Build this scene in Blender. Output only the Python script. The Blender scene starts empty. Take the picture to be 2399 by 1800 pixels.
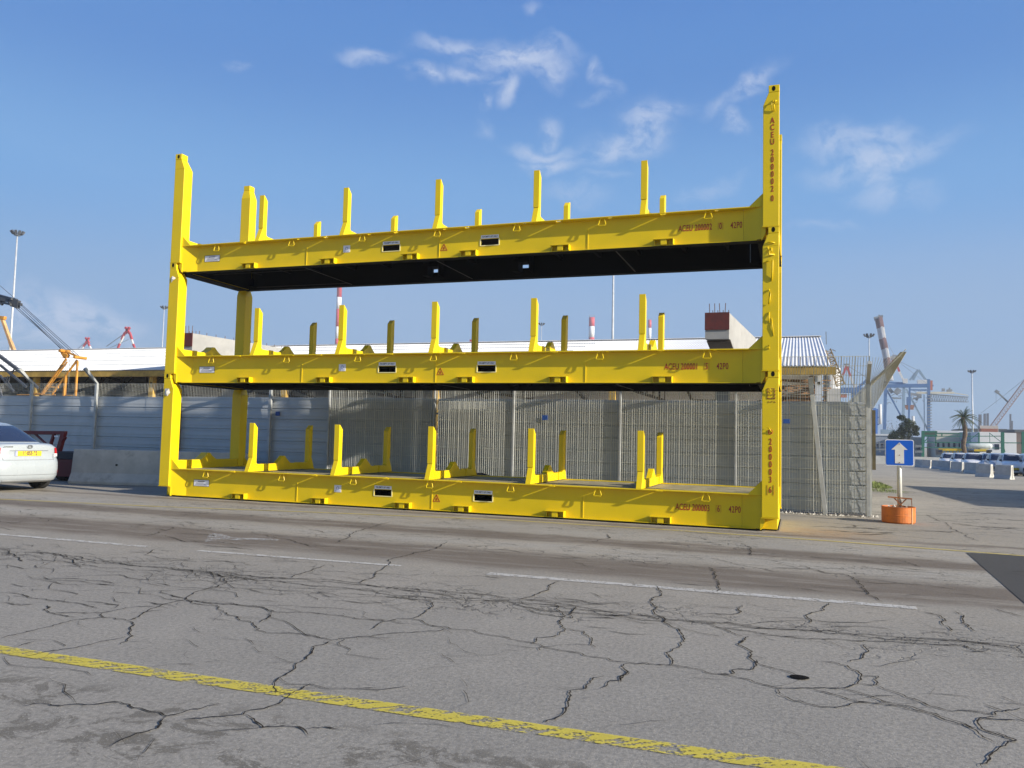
import bpy, math, random
from mathutils import Vector, Matrix
import numpy as np
random.seed(7)
R = math.radians
sc = bpy.context.scene
col = sc.collection
# ------------------------------------------------------------------ camera
F, YAW, PIT, ROL = 1897.67, -0.33953, 0.06528, 0.02385
CX, CY, CZ = 12.47416, -13.50165, 1.39888
fw = Vector((math.sin(YAW)*math.cos(PIT), math.cos(YAW)*math.cos(PIT), math.sin(PIT)))
r0 = Vector((math.cos(YAW), -math.sin(YAW), 0)); u0 = r0.cross(fw)
rt = r0*math.cos(ROL) + u0*math.sin(ROL); up = -r0*math.sin(ROL) + u0*math.cos(ROL)
cd = bpy.data.cameras.new('camera'); cam = bpy.data.objects.new('camera', cd); col.objects.link(cam)
cd.sensor_width = 36; cd.lens = F/2399*36; cd.clip_start = .1; cd.clip_end = 9000
M = Matrix((rt, up, -fw)).transposed().to_4x4(); M.translation = Vector((CX, CY, CZ))
cam.matrix_world = M; sc.camera = cam
# ------------------------------------------------------------------ light
SUN = Vector((1, -.2, .385)).normalized()          # towards the sun
sd = bpy.data.lights.new('sun', 'SUN'); so = bpy.data.objects.new('sun', sd); col.objects.link(so)
sd.energy = 4.9; sd.angle = R(.53); sd.color = (1, .93, .82)
so.rotation_euler = SUN.to_track_quat('Z', 'Y').to_euler(); so.location = (30, -10, 30)
sc.view_settings.view_transform = 'Standard'; sc.view_settings.look = 'None'
sc.view_settings.gamma = 1; sc.view_settings.exposure = 0.75
# ------------------------------------------------------------------ helpers for reading places
def ray(u, v): return fw + rt*((u-1199.5)/F) + up*((900-v)/F)
def at(u, v, Y):                                    # point on the upright plane at depth Y
    d = ray(u, v); return Vector((CX, CY, CZ)) + d*((Y-CY)/d.y)
def gz(y): return 0.0 if y < 8 else (-.0095*(y-8) if y < 165 else -1.49)
def G(u, v, z=0):                                   # point on the ground
    d = ray(u, v); z = 0
    for _ in range(40):
        p = Vector((CX, CY, CZ)) + d*((z-CZ)/d.z); z = z*.4 + gz(p.y)*.6
    return p
def zz(ox, oy, s): return lambda x, y: (ox+x/s, oy+y/s)
r1 = zz(0,500,3.687); r2 = zz(0,850,3.687); r3 = zz(380,340,3.687); r5 = zz(1500,180,5.53); r6 = zz(1500,440,5.53)
r7 = zz(380,640,3.687); r8 = zz(980,640,3.687); b1 = zz(1560,680,5.027); b2 = zz(1960,700,5.03); b3 = zz(1960,980,5.03)
b4 = zz(1560,960,5.027); z4 = zz(0,740,5.53); zc = zz(2040,1000,6.16); zA = zz(0,1200,1.8433); zB = zz(1200,1200,1.845)
def D(x, y): return (x/.92205, y/.92205)
# ------------------------------------------------------------------ world
class NT:
    def __init__(s, tree): s.t = tree; s.n = tree.nodes; s.l = tree.links
    def new(s, typ, **kw):
        n = s.n.new(typ)
        for k, v in kw.items(): setattr(n, k, v)
        return n
    def put(s, sock, v):
        if hasattr(v, 'is_output'): s.l.new(v, sock)
        elif v is not None: sock.default_value = v
    def math(s, op, a, b=None, c=None, clamp=False):
        n = s.new('ShaderNodeMath', operation=op); n.use_clamp = clamp
        for i, v in enumerate((a, b, c)):
            if v is not None: s.put(n.inputs[i], v)
        return n.outputs[0]
    def noise(s, vec, scale, detail=3, rough=.55, dist=0, dims='3D'):
        n = s.new('ShaderNodeTexNoise', noise_dimensions=dims)
        s.put(n.inputs['Vector'], vec); n.inputs['Scale'].default_value = scale
        n.inputs['Detail'].default_value = detail; n.inputs['Roughness'].default_value = rough; n.inputs['Distortion'].default_value = dist
        return n.outputs['Fac']
    def ramp(s, v, a, b, lo=0., hi=1., smooth=True):
        n = s.new('ShaderNodeMapRange'); n.interpolation_type = 'SMOOTHSTEP' if smooth else 'LINEAR'
        s.put(n.inputs['Value'], v); n.inputs[1].default_value = a; n.inputs[2].default_value = b
        n.inputs[3].default_value = lo; n.inputs[4].default_value = hi
        return n.outputs[0]
    def mix(s, f, a, b, typ='MIX'):
        n = s.new('ShaderNodeMix', data_type='RGBA', blend_type=typ)
        s.put(n.inputs[0], f)
        for i, v in ((6, a), (7, b)):
            s.put(n.inputs[i], v if hasattr(v, 'is_output') else (*v[:3], 1))
        return n.outputs[2]
    def mapping(s, vec, loc=(0,0,0), rot=(0,0,0), scale=(1,1,1), typ='POINT'):
        n = s.new('ShaderNodeMapping', vector_type=typ); s.put(n.inputs[0], vec)
        n.inputs[1].default_value = loc; n.inputs[2].default_value = rot; n.inputs[3].default_value = scale
        return n.outputs[0]
wo = bpy.data.worlds.new('World'); sc.world = wo; wo.use_nodes = True
W = NT(wo.node_tree); W.n.clear()
sky = W.new('ShaderNodeTexSky', sky_type='NISHITA'); sky.sun_disc = False
sky.sun_elevation = math.asin(SUN.z); sky.sun_rotation = math.atan2(SUN.x, SUN.y)
sky.air_density = 1.35; sky.dust_density = .6; sky.ozone_density = 2.2
gen = W.new('ShaderNodeTexCoord').outputs['Generated']
sep = W.new('ShaderNodeSeparateXYZ'); W.put(sep.inputs[0], gen)
az = W.math('ARCTAN2', sep.outputs[0], sep.outputs[1]); el = W.math('ARCSINE', sep.outputs[2])
cmb = W.new('ShaderNodeCombineXYZ'); W.put(cmb.inputs[0], az); W.put(cmb.inputs[1], el)
ae = cmb.outputs[0]
nn = W.new('ShaderNodeTexNoise'); W.put(nn.inputs['Vector'], ae); nn.inputs['Scale'].default_value = 16; nn.inputs['Detail'].default_value = 5
dv = W.new('ShaderNodeVectorMath', operation='SUBTRACT'); W.put(dv.inputs[0], nn.outputs['Color']); dv.inputs[1].default_value = (.5,.5,.5)
dv2 = W.new('ShaderNodeVectorMath', operation='SCALE'); W.put(dv2.inputs[0], dv.outputs[0]); dv2.inputs['Scale'].default_value = .055
dv3 = W.new('ShaderNodeVectorMath', operation='ADD'); W.put(dv3.inputs[0], ae); W.put(dv3.inputs[1], dv2.outputs[0])
aew = dv3.outputs[0]
CL = [(985,104,80,16,2,.75),(1120,128,95,30,4,1),(1185,145,42,30,0,.75),(925,163,42,13,-6,.9),(1020,172,80,12,-8,.7),(1103,198,20,24,-25,.9),
 (1053,222,18,14,40,.7),(792,125,52,14,3,.7),(507,147,18,11,0,.5),(1283,150,14,24,25,.65),(1315,188,30,11,-35,.5),(1190,285,20,24,-25,.75),
 (1165,332,65,13,0,.75),(1185,360,55,15,5,.9),(1395,285,55,42,20,.9),(1330,325,85,26,8,.75),(1440,245,48,14,12,.7),(1620,188,62,16,28,.85),(1560,225,40,14,20,.5),
 (1585,270,26,17,-30,.8),(1820,318,75,26,-10,.7),(1900,345,110,24,10,.8),(1910,300,60,18,5,.7),(1960,330,80,16,18,.6),(1930,415,70,22,0,.55),(1885,380,60,14,-20,.6),
 (1245,422,60,18,-5,.4),(1780,495,60,10,0,.35),(1530,405,70,16,18,.35),(1045,285,22,18,-20,.35),(55,680,45,45,0,.7),(150,695,75,40,15,.8),(235,715,70,34,-5,.7),(130,740,130,22,0,.6),
 (1300,220,40,10,0,.35),(1140,20,20,9,0,.4),(1310,390,50,10,-5,.3),(1200,95,50,12,-10,.4)]
acc = None
for (x, y, rx, ry, rot, st) in CL:
    d = ray(*D(x, y)).normalized()
    a0, e0 = math.atan2(d.x, d.y), math.asin(d.z)
    k = 1/.92205/F
    m = W.mapping(aew, loc=(a0, e0, 0), rot=(0, 0, R(rot)), scale=(rx*k*1.65/math.cos(e0), ry*k*1.8, 1), typ='TEXTURE')
    ln = W.new('ShaderNodeVectorMath', operation='LENGTH'); W.put(ln.inputs[0], m)
    f = W.ramp(ln.outputs['Value'], 1.0, .0, 0, st)
    acc = f if acc is None else W.math('MAXIMUM', acc, f)
tex = W.ramp(W.noise(W.mapping(aew, scale=(1, 1.7, 1)), 30, 7, .62), .28, .62)
cf = W.math('MULTIPLY', acc, tex)
# clear blue away from the sun, physical sky towards it
def lin(c): return [(((v/255+.055)/1.055)**2.4)/(2**.75)/.0796 for v in c]
cr0 = W.new('ShaderNodeValToRGB'); W.put(cr0.inputs[0], W.ramp(el, 0, 1.5708, 0, 1, False)); er = cr0.color_ramp; er.interpolation = 'EASE'
ST = [(-.0, (148,168,197)), (3, (147,175,207)), (8, (136,173,216)), (16, (99,161,223)), (25, (70,134,208)), (36, (54,115,199)), (60, (48,100,182))]
while len(er.elements) < len(ST): er.elements.new(.5)
for e_, (dg, c) in zip(er.elements, ST): e_.position = max(0, dg/90)
for e_, (dg, c) in zip(er.elements, ST): e_.color = (*[v/10 for v in lin(c)], 1)
gs_ = W.new('ShaderNodeVectorMath', operation='SCALE'); W.put(gs_.inputs[0], cr0.outputs[0]); gs_.inputs['Scale'].default_value = 10
dt = W.new('ShaderNodeVectorMath', operation='DOT_PRODUCT'); W.put(dt.inputs[0], gen); dt.inputs[1].default_value = tuple(SUN)
base = W.mix(W.ramp(dt.outputs['Value'], .12, .65, .0, 1), gs_.outputs[0], sky.outputs[0])
skc = W.mix(W.math('MULTIPLY', cf, .72), base, (4.9, 5.4, 6.6))
bg = W.new('ShaderNodeBackground'); W.put(bg.inputs[0], skc); bg.inputs[1].default_value = .0796
W.put(W.new('ShaderNodeOutputWorld').inputs[0], bg.outputs[0])
# ------------------------------------------------------------------ materials
MAT = {}
def mat(name, colr, rough=.6, metal=0., var=.12, scale=3., bump=0., bscale=60., spec=.5, dirt=None, dscale=2., damt=.5):
    if name in MAT: return MAT[name]
    m = bpy.data.materials.new(name); m.use_nodes = True; T = NT(m.node_tree)
    b = T.n['Principled BSDF']; tc = T.new('ShaderNodeTexCoord').outputs['Object']
    n = T.noise(tc, scale, 5, .6)
    c = T.mix(T.ramp(n, .3, .7), [v*(1-var) for v in colr], [min(1, v*(1+var)) for v in colr])
    if dirt: c = T.mix(T.math('MULTIPLY', T.ramp(T.noise(tc, dscale, 6, .7), .52, .72), damt), c, dirt)
    T.put(b.inputs['Base Color'], c); b.inputs['Roughness'].default_value = rough; b.inputs['Metallic'].default_value = metal
    b.inputs['Specular IOR Level'].default_value = spec
    T.put(b.inputs['Roughness'], T.ramp(n, .2, .8, rough*.85, min(1, rough*1.15)))
    if bump:
        bp = T.new('ShaderNodeBump'); bp.inputs['Strength'].default_value = bump; bp.inputs['Distance'].default_value = .01
        T.put(bp.inputs['Height'], T.noise(tc, bscale, 4, .6)); T.put(b.inputs['Normal'], bp.outputs[0])
    MAT[name] = m; return m
yel = mat('yellow_paint', (.70,.505,.004), .42, 0, .05, 1.3, .05, 9, .35, dirt=(.62,.45,.02), dscale=3.5, damt=.25)
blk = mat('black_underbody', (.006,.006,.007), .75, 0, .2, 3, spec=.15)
wht = mat('white_label', (.75,.75,.78), .5, 0, .05)
hole = mat('dark_hole', (.01,.009,.008), .9, spec=.05)
red = mat('red_lettering', (.36,.022,.008), .6, 0, .1, 20)
ink = mat('dark_ink', (.03,.03,.05), .6)
blue_ink = mat('blue_ink', (.05,.1,.35), .6)
rust = mat('rust', (.28,.11,.04), .9, 0, .3, 8)
# ------------------------------------------------------------------ mesh building
class MB:
    def __init__(s): s.v = []; s.f = []
    def add(s, vs, fs):
        o = len(s.v); s.v += [tuple(v) for v in vs]; s.f += [tuple(i+o for i in f) for f in fs]; return s
    def box(s, x0, x1, y0, y1, z0, z1):
        return s.add([(x0,y0,z0),(x1,y0,z0),(x1,y1,z0),(x0,y1,z0),(x0,y0,z1),(x1,y0,z1),(x1,y1,z1),(x0,y1,z1)],
            [(0,3,2,1),(4,5,6,7),(0,1,5,4),(1,2,6,5),(2,3,7,6),(3,0,4,7)])
    def hexa(s, a, b):                              # two quads, bottom a and top b
        return s.add(list(a)+list(b), [(0,3,2,1),(4,5,6,7),(0,1,5,4),(1,2,6,5),(2,3,7,6),(3,0,4,7)])
    def prism(s, poly, ax, a, b):                   # polygon in the two other axes, extruded along ax
        def P(p, t):
            return {'x': (t, p[0], p[1]), 'y': (p[0], t, p[1]), 'z': (p[0], p[1], t)}[ax]
        n = len(poly)
        return s.add([P(p, a) for p in poly]+[P(p, b) for p in poly],
            [tuple(range(n))[::-1], tuple(range(n, 2*n))]+[(i, (i+1) % n, n+(i+1) % n, n+i) for i in range(n)])
    def bar(s, p, q, w, h=None, upv=None):
        p, q = Vector(p), Vector(q); h = h or w; d = (q-p).normalized()
        if upv is None: upv = Vector((0,0,1)) if abs(d.z) < .95 else Vector((0,1,0))
        a = d.cross(upv).normalized(); b = a.cross(d)
        c = [p+a*(sx*w/2)+b*(sy*h/2) for sx, sy in ((-1,-1),(1,-1),(1,1),(-1,1))]
        return s.hexa(c, [v+(q-p) for v in c])
    def tube(s, pts, r, n=8, cap=True):
        pts = [Vector(p) for p in pts]; rr = r if isinstance(r, (list, tuple)) else [r]*len(pts); vs = []
        for i, p in enumerate(pts):
            d = (pts[min(i+1, len(pts)-1)]-pts[max(i-1, 0)]).normalized()
            u_ = Vector((0,0,1)) if abs(d.z) < .9 else Vector((0,1,0))
            a = d.cross(u_).normalized(); b = a.cross(d)
            vs += [p+(a*math.cos(t*2*math.pi/n)+b*math.sin(t*2*math.pi/n))*rr[i] for t in range(n)]
        fs = [(i*n+j, i*n+(j+1) % n, (i+1)*n+(j+1) % n, (i+1)*n+j) for i in range(len(pts)-1) for j in range(n)]
        if cap: fs += [tuple(range(n))[::-1], tuple(range((len(pts)-1)*n, len(pts)*n))]
        return s.add(vs, fs)
    def quad(s, a, b, c, d): return s.add([a,b,c,d], [(0,1,2,3)])
    def lathe(s, prof, cx, cy, z=0, n=24):
        vs = [(cx+r*math.cos(2*math.pi*j/n), cy+r*math.sin(2*math.pi*j/n), z+h) for r, h in prof for j in range(n)]
        fs = [(i*n+j, i*n+(j+1) % n, (i+1)*n+(j+1) % n, (i+1)*n+j) for i in range(len(prof)-1) for j in range(n)]
        return s.add(vs, fs+[tuple(range(n))[::-1], tuple(range((len(prof)-1)*n, len(prof)*n))])
    def build(s, name, m, parent=None, smooth=False, bevel=0, loc=None):
        me = bpy.data.meshes.new(name); me.from_pydata([tuple(v) for v in s.v], [], s.f); me.validate(); 
        if isinstance(m, (list, tuple)):
            for k in m: me.materials.append(k)
        else: me.materials.append(m)
        o = bpy.data.objects.new(name, me); col.objects.link(o)
        if parent: o.parent = parent
        if loc: o.location = loc
        if smooth:
            for p in me.polygons: p.use_smooth = True
        if bevel:
            b = o.modifiers.new('bevel', 'BEVEL'); b.width = bevel; b.segments = 2; b.limit_method = 'ANGLE'; b.harden_normals = False
        return o
def recalc(o):
    import bmesh
    bm = bmesh.new(); bm.from_mesh(o.data); bmesh.ops.recalc_face_normals(bm, faces=bm.faces); bm.to_mesh(o.data); bm.free(); return o
def tag(o, label=None, cat=None, group=None, kind=None):
    for k, v in (('label', label), ('category', cat), ('group', group), ('kind', kind)):
        if v: o[k] = v
    return o
def empty(name, loc=(0,0,0), rz=0):
    o = bpy.data.objects.new(name, None); col.objects.link(o); o.location = loc; o.rotation_euler = (0,0,rz); o.empty_display_size = .2; return o
def thing(name, label, cat, loc=(0,0,0), rz=0, group=None): return tag(empty(name, loc, rz), label, cat, group)
def copy_tree(o, parent=None):
    c = o.copy(); col.objects.link(c); c.parent = parent
    for ch in list(o.children): copy_tree(ch, c)
    return c
def text(body, size, m, parent, name, mtx, xs=1., spacing=1., line=1., bold=0.):
    cu = bpy.data.curves.new('t', 'FONT'); cu.body = body; cu.size = size; cu.align_x = 'CENTER'; cu.align_y = 'CENTER'
    cu.space_character = spacing; cu.space_line = line; cu.extrude = .0008; cu.offset = bold
    to = bpy.data.objects.new('t', cu); col.objects.link(to)
    me = bpy.data.meshes.new_from_object(to.evaluated_get(bpy.context.evaluated_depsgraph_get()))
    bpy.data.objects.remove(to); bpy.data.curves.remove(cu)
    me.materials.clear(); me.materials.append(m)
    o = bpy.data.objects.new(name, me); col.objects.link(o); o.parent = parent
    me.transform(mtx @ Matrix.Diagonal((xs, 1, 1, 1)))
    return o
def face_y(x, y, z): return Matrix.Translation((x, y, z)) @ Matrix.Rotation(R(90), 4, 'X')   # reads from -Y side
# ------------------------------------------------------------------ ground
def asphalt():
    m = bpy.data.materials.new('worn_asphalt'); m.use_nodes = True; T = NT(m.node_tree); b = T.n['Principled BSDF']
    tc = T.new('ShaderNodeTexCoord').outputs['Object']
    s = T.new('ShaderNodeSeparateXYZ'); T.put(s.inputs[0], tc); X, Y = s.outputs[0], s.outputs[1]
    big = T.noise(tc, .35, 4, .6); mid = T.noise(tc, 2.2, 5, .65)
    streak = T.noise(T.mapping(tc, scale=(.45, 2.6, 1)), 1.5, 6, .68)
    fine = T.noise(tc, 34, 4, .8); grit = T.noise(tc, 75, 3, .85)
    vo = T.new('ShaderNodeTexVoronoi'); T.put(vo.inputs['Vector'], tc); vo.inputs['Scale'].default_value = 85
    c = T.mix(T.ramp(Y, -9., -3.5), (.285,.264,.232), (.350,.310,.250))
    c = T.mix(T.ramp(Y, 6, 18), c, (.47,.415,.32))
    c = T.mix(T.math('MULTIPLY', T.ramp(big, .35, .65), .35), c, (.200,.190,.170))
    c = T.mix(T.math('MULTIPLY', T.ramp(mid, .45, .7), .3), c, (.36,.335,.295))
    # worn brown wheel bands along the road
    yd = T.math('ADD', Y, T.math('MULTIPLY', T.math('SUBTRACT', T.noise(tc, 1.1, 4, .6), .5), .55))
    def band(a, w, soft):
        d = T.math('ABSOLUTE', T.math('SUBTRACT', yd, a)); return T.ramp(d, w+soft, w-soft)
    bands = T.math('MAXIMUM', T.math('MULTIPLY', band(-2.55, .38, .16), .95), T.math('MULTIPLY', band(-4.65, .62, .22), .95))
    bands = T.math('MAXIMUM', bands, T.math('MULTIPLY', band(-.25, .14, .1), .8))
    c = T.mix(T.math('MULTIPLY', bands, T.ramp(streak, .25, .55, .25, 1.0)), c, (.135,.104,.078))
    lights = T.math('MAXIMUM', band(-3.45, .3, .15), band(-1.5, .5, .2))
    c = T.mix(T.math('MULTIPLY', lights, T.ramp(streak, .35, .6, .1, .6)), c, (.38,.36,.32))
    # thin dark ragged flaws stretched along the road beyond the foreground
    fl = T.math('MULTIPLY', T.ramp(T.noise(T.mapping(tc, scale=(1, 4.5, 1)), 1.9, 9, .8), .575, .63), T.ramp(Y, -8, -5.5))
    c = T.mix(T.math('MULTIPLY', fl, .75), c, (.07,.06,.05))
    # rust tinted ground by the container corner
    rd = T.new('ShaderNodeVectorMath', operation='LENGTH'); T.put(rd.inputs[0], T.mapping(tc, loc=(12.9, .3, 0), scale=(1.3, 1.1, 1), typ='TEXTURE'))
    c = T.mix(T.math('MULTIPLY', T.ramp(rd.outputs['Value'], 1, .2), T.ramp(mid, .3, .6, .2, .6)), c, (.36,.21,.09))
    # dark scabs of old sealer near the front
    sc_ = T.math('MULTIPLY', T.ramp(T.noise(T.mapping(tc, scale=(1, 1.4, 1)), 3.0, 8, .74, .8), .515, .575), T.ramp(Y, -9.85, -10.15))
    sp = T.math('MULTIPLY', T.ramp(T.noise(T.mapping(tc, scale=(.7,1.5,1)), 6, 6, .75), .655, .70), T.ramp(Y, -5, -6.5))
    c = T.mix(T.math('MULTIPLY', T.math('MAXIMUM', sc_, T.math('MULTIPLY', sp, .8)), .8), c, (.11,.098,.08))
    # crazed network of cracks in bands
    def craze(scale, y0, w, thr, xs=1.):
        wv = T.new('ShaderNodeVectorMath', operation='ADD'); T.put(wv.inputs[0], T.mapping(tc, scale=(xs, 1.25, 1)))
        nz = T.new('ShaderNodeTexNoise'); T.put(nz.inputs['Vector'], tc); nz.inputs['Scale'].default_value = 5; nz.inputs['Detail'].default_value = 5
        nv = T.new('ShaderNodeVectorMath', operation='SCALE'); T.put(nv.inputs[0], nz.outputs['Color']); nv.inputs['Scale'].default_value = .42
        T.put(wv.inputs[1], nv.outputs[0])
        v = T.new('ShaderNodeTexVoronoi', feature='DISTANCE_TO_EDGE'); T.put(v.inputs['Vector'], wv.outputs[0]); v.inputs['Scale'].default_value = scale
        e = T.ramp(v.outputs['Distance'], thr, thr*.25)
        d = T.math('ABSOLUTE', T.math('SUBTRACT', yd, y0))
        msk = T.math('MULTIPLY', T.ramp(d, w, w*.35), T.ramp(T.noise(tc, .9, 5, .7), .44, .56))
        return T.math('MULTIPLY', e, msk)
    cr = T.math('MAXIMUM', craze(2.6, -6.95, .75, .032), craze(2.2, -3.6, .9, .028, .6))
    cr = T.math('MAXIMUM', cr, T.math('MULTIPLY', craze(1.3, -1.7, 1.6, .022, .5), .8))
    cr = T.math('MAXIMUM', cr, T.math('MULTIPLY', craze(.9, 12, 16, .028, .45), .9))
    cr = T.math('MAXIMUM', cr, T.math('MULTIPLY', craze(4.5, -6.9, .5, .05, .8), .8))
    c = T.mix(T.math('MULTIPLY', cr, .8), c, (.03,.027,.024))
    # aggregate
    c = T.mix(T.ramp(fine, .36, .68, 0, .62), c, (.125,.118,.105))
    c = T.mix(T.math('MULTIPLY', T.ramp(grit, .58, .70), .6), c, (.60,.57,.51))
    c = T.mix(T.math('MULTIPLY', T.ramp(vo.outputs['Distance'], .28, .05), .28), c, (.52,.51,.48))
    T.put(b.inputs['Base Color'], c); b.inputs['Roughness'].default_value = .93; b.inputs['Specular IOR Level'].default_value = .25
    bp = T.new('ShaderNodeBump'); bp.inputs['Strength'].default_value = .55; bp.inputs['Distance'].default_value = .006
    h = T.math('ADD', T.math('MULTIPLY', fine, 1.2), T.math('MULTIPLY', mid, 1.5)); h = T.math('SUBTRACT', h, T.math('MULTIPLY', cr, 1.5))
    T.put(bp.inputs['Height'], h); T.put(b.inputs['Normal'], bp.outputs[0])
    return m
g = MB(); ys = [-60, 8, 40, 100, 165, 400, 4500]; xs_ = [-4500, -200, 200, 4500]
vs = [(x, y, gz(y)) for y in ys for x in xs_]
g.add(vs, [(j*4+i, j*4+i+1, (j+1)*4+i+1, (j+1)*4+i) for j in range(len(ys)-1) for i in range(3)])
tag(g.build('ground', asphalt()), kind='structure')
# new dark asphalt patch
p = [G(*D(2095,1203)), G(*D(2211,1305))]
pm = MB(); a = Vector((14.57,-1.5,.004))
pm.add([(14.60,-1.16,.004),(22,-.75,.004),(22,-5.2,.004),(14.42,-4.95,.004)], [(0,3,2,1)])
tag(pm.build('road_patch', mat('new_asphalt', (.040,.037,.034), .9, 0, .3, 30, .4, 90)), kind='structure')
def paint(name, colr, thr=.5, amt=1., diag=False):
    m = bpy.data.materials.new(name); m.use_nodes = True; T = NT(m.node_tree); b = T.n['Principled BSDF']
    tc = T.new('ShaderNodeTexCoord').outputs['Object']
    n1 = T.noise(tc, 6, 8, .75); n2 = T.noise(tc, 55, 3, .7)
    f = T.math('ADD', T.math('MULTIPLY', n1, .62), T.math('MULTIPLY', n2, .38))
    if diag: f = T.math('ADD', f, T.math('MULTIPLY', T.math('SUBTRACT', T.noise(T.mapping(T.mapping(tc, rot=(0,0,R(-38))), scale=(1.0,9,1)), 3.2, 4, .6), .5), .55))
    k = T.math('MULTIPLY', T.ramp(f, thr-.03, thr+.05), amt)
    c = T.mix(T.ramp(n1, .35, .7), colr, [v*.82 for v in colr])
    T.put(b.inputs['Base Color'], c); b.inputs['Roughness'].default_value = .8
    tr = T.new('ShaderNodeBsdfTransparent'); mx = T.new('ShaderNodeMixShader')
    T.put(mx.inputs[0], k); T.l.new(tr.outputs[0], mx.inputs[1]); T.l.new(b.outputs[0], mx.inputs[2])
    T.l.new(mx.outputs[0], T.n['Material Output'].inputs[0]); return m
def strip(name, pts, w, m, z=.005, n=6):
    b = MB(); P = []
    for i in range(len(pts)-1):
        for k in range(n): P.append(Vector(pts[i]).lerp(Vector(pts[i+1]), k/n))
    P.append(Vector(pts[-1])); L_, R_ = [], []
    for i, q in enumerate(P):
        d = (P[min(i+1, len(P)-1)]-P[max(i-1, 0)]); d.z = 0; d.normalize(); nrm = Vector((-d.y, d.x, 0))
        ww = w/2*(1+random.uniform(-.05,.05)); L_.append(q+nrm*ww+Vector((0,0,z))); R_.append(q-nrm*ww+Vector((0,0,z)))
    N = len(P); b.add(L_+R_, [(i, N+i, N+i+1, i+1) for i in range(N-1)])
    return tag(b.build(name, m), kind='structure')
yp = paint('worn_yellow_line', (.60,.49,.06), .462, .88, True); wp = paint('worn_white_line', (.58,.56,.52), .460, .82)
strip('road_marking', [(-4,-9.72,0),(7.8,-9.70,0),(10.2,-9.70,0),(12.43,-9.68,0),(17,-9.66,0)], .135, yp, n=30)
y2 = [G(*D(x, y)) for x, y in ((-150,1070),(0,1079),(345,1095),(700,1108),(1100,1124.5),(1500,1149),(1800,1170),(2211,1201.5),(2500,1220))]
strip('road_marking', [(q.x, q.y, 0) for q in y2], .085, paint('pale_yellow_line', (.58,.46,.10), .42, .8), n=12)
for (a, c, w) in (((1.5,-5.82),(5.24,-5.79),.1),((5.95,-5.77),(8.5,-5.66),.09),((9.5,-5.67),(13.45,-5.60),.13),((15.2,-5.5),(19,-5.4),.08)):
    strip('road_marking', [(*a,0),(*c,0)], w, wp, n=20)
ar = [G(*zA(*q)) for q in ((905,92),(960,96),(1000,110),(1210,118),(1200,124),(980,122),(940,118),(885,132))]
mm = MB(); mm.add([(q.x, q.y, .005) for q in ar], [tuple(range(len(ar)))[::-1]])
tag(mm.build('road_marking', paint('worn_arrow', (.6,.6,.58), .5, .6)), kind='structure')
# traced cracks
CA = ["0,548 120,518 250,487 380,462 440,455 500,465 545,470 600,455 690,410 745,392 805,378 850,345 940,325 975,300 940,270 880,262",
"0,352 40,350 120,372 200,378 280,390 360,400 415,420","200,405 215,437 330,455","215,437 330,436 440,438 545,415 640,410 690,405","440,438 437,460",
"548,470 575,480 560,520 550,560 520,575","540,542 440,560 330,588 200,605 100,630","805,378 820,395 935,405 980,445 1080,475 1105,500 1105,512 1150,525 1250,525 1350,535 1430,555 1480,548 1600,540 1700,525 1820,520 1900,515 1930,505",
"1430,555 1350,585 1350,600 1300,650 1240,700 1190,735 1180,760 1190,778 1250,790 1220,815 1160,845 1060,865 1050,878 900,890 780,900","1250,790 1300,770 1340,745",
"1055,878 1100,905 1135,935 1220,928 1290,932 1320,950 1330,965","1320,940 1400,932 1480,945","90,842 160,830 260,842 400,835 520,825 600,850 680,868 720,885 790,870 860,855 950,830",
"720,885 695,920 680,938 590,960 520,990 480,1015","820,385 950,400 1090,405 1180,430 1320,435 1480,450 1580,465 1660,475 1780,462 1840,430 1870,410 1850,385 1700,365",
"1780,462 1850,490 1950,508 2050,515 2130,535 2212,555","130,175 300,190 450,215 640,235 850,258 1050,275 1250,290 1450,305 1600,320 1800,335 2000,350 2212,375",
"200,180 380,215 560,232 760,250 960,262 1150,285 1400,292 1560,312 1760,340 1960,372 2212,385","850,260 1000,285 1200,300 1350,322 1500,330 1700,362 1900,380",
"1930,130 1800,175 1690,205 1650,250 1620,280 1560,310","1690,45 1600,68 1510,100 1440,135","1400,230 1310,265 1260,285","740,65 690,90 620,105","0,160 40,175 60,195 100,215","1660,475 1620,495 1600,510",
"975,300 1100,290 1260,285","600,440 700,425","150,560 60,590","1120,480 1160,440","1480,550 1470,580","250,180 330,225 420,240","700,100 800,130 900,128 1020,140 1130,135","1130,100 1250,120 1340,150 1440,150","0,40 60,50 110,40","0,390 90,405 150,398"]
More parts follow.
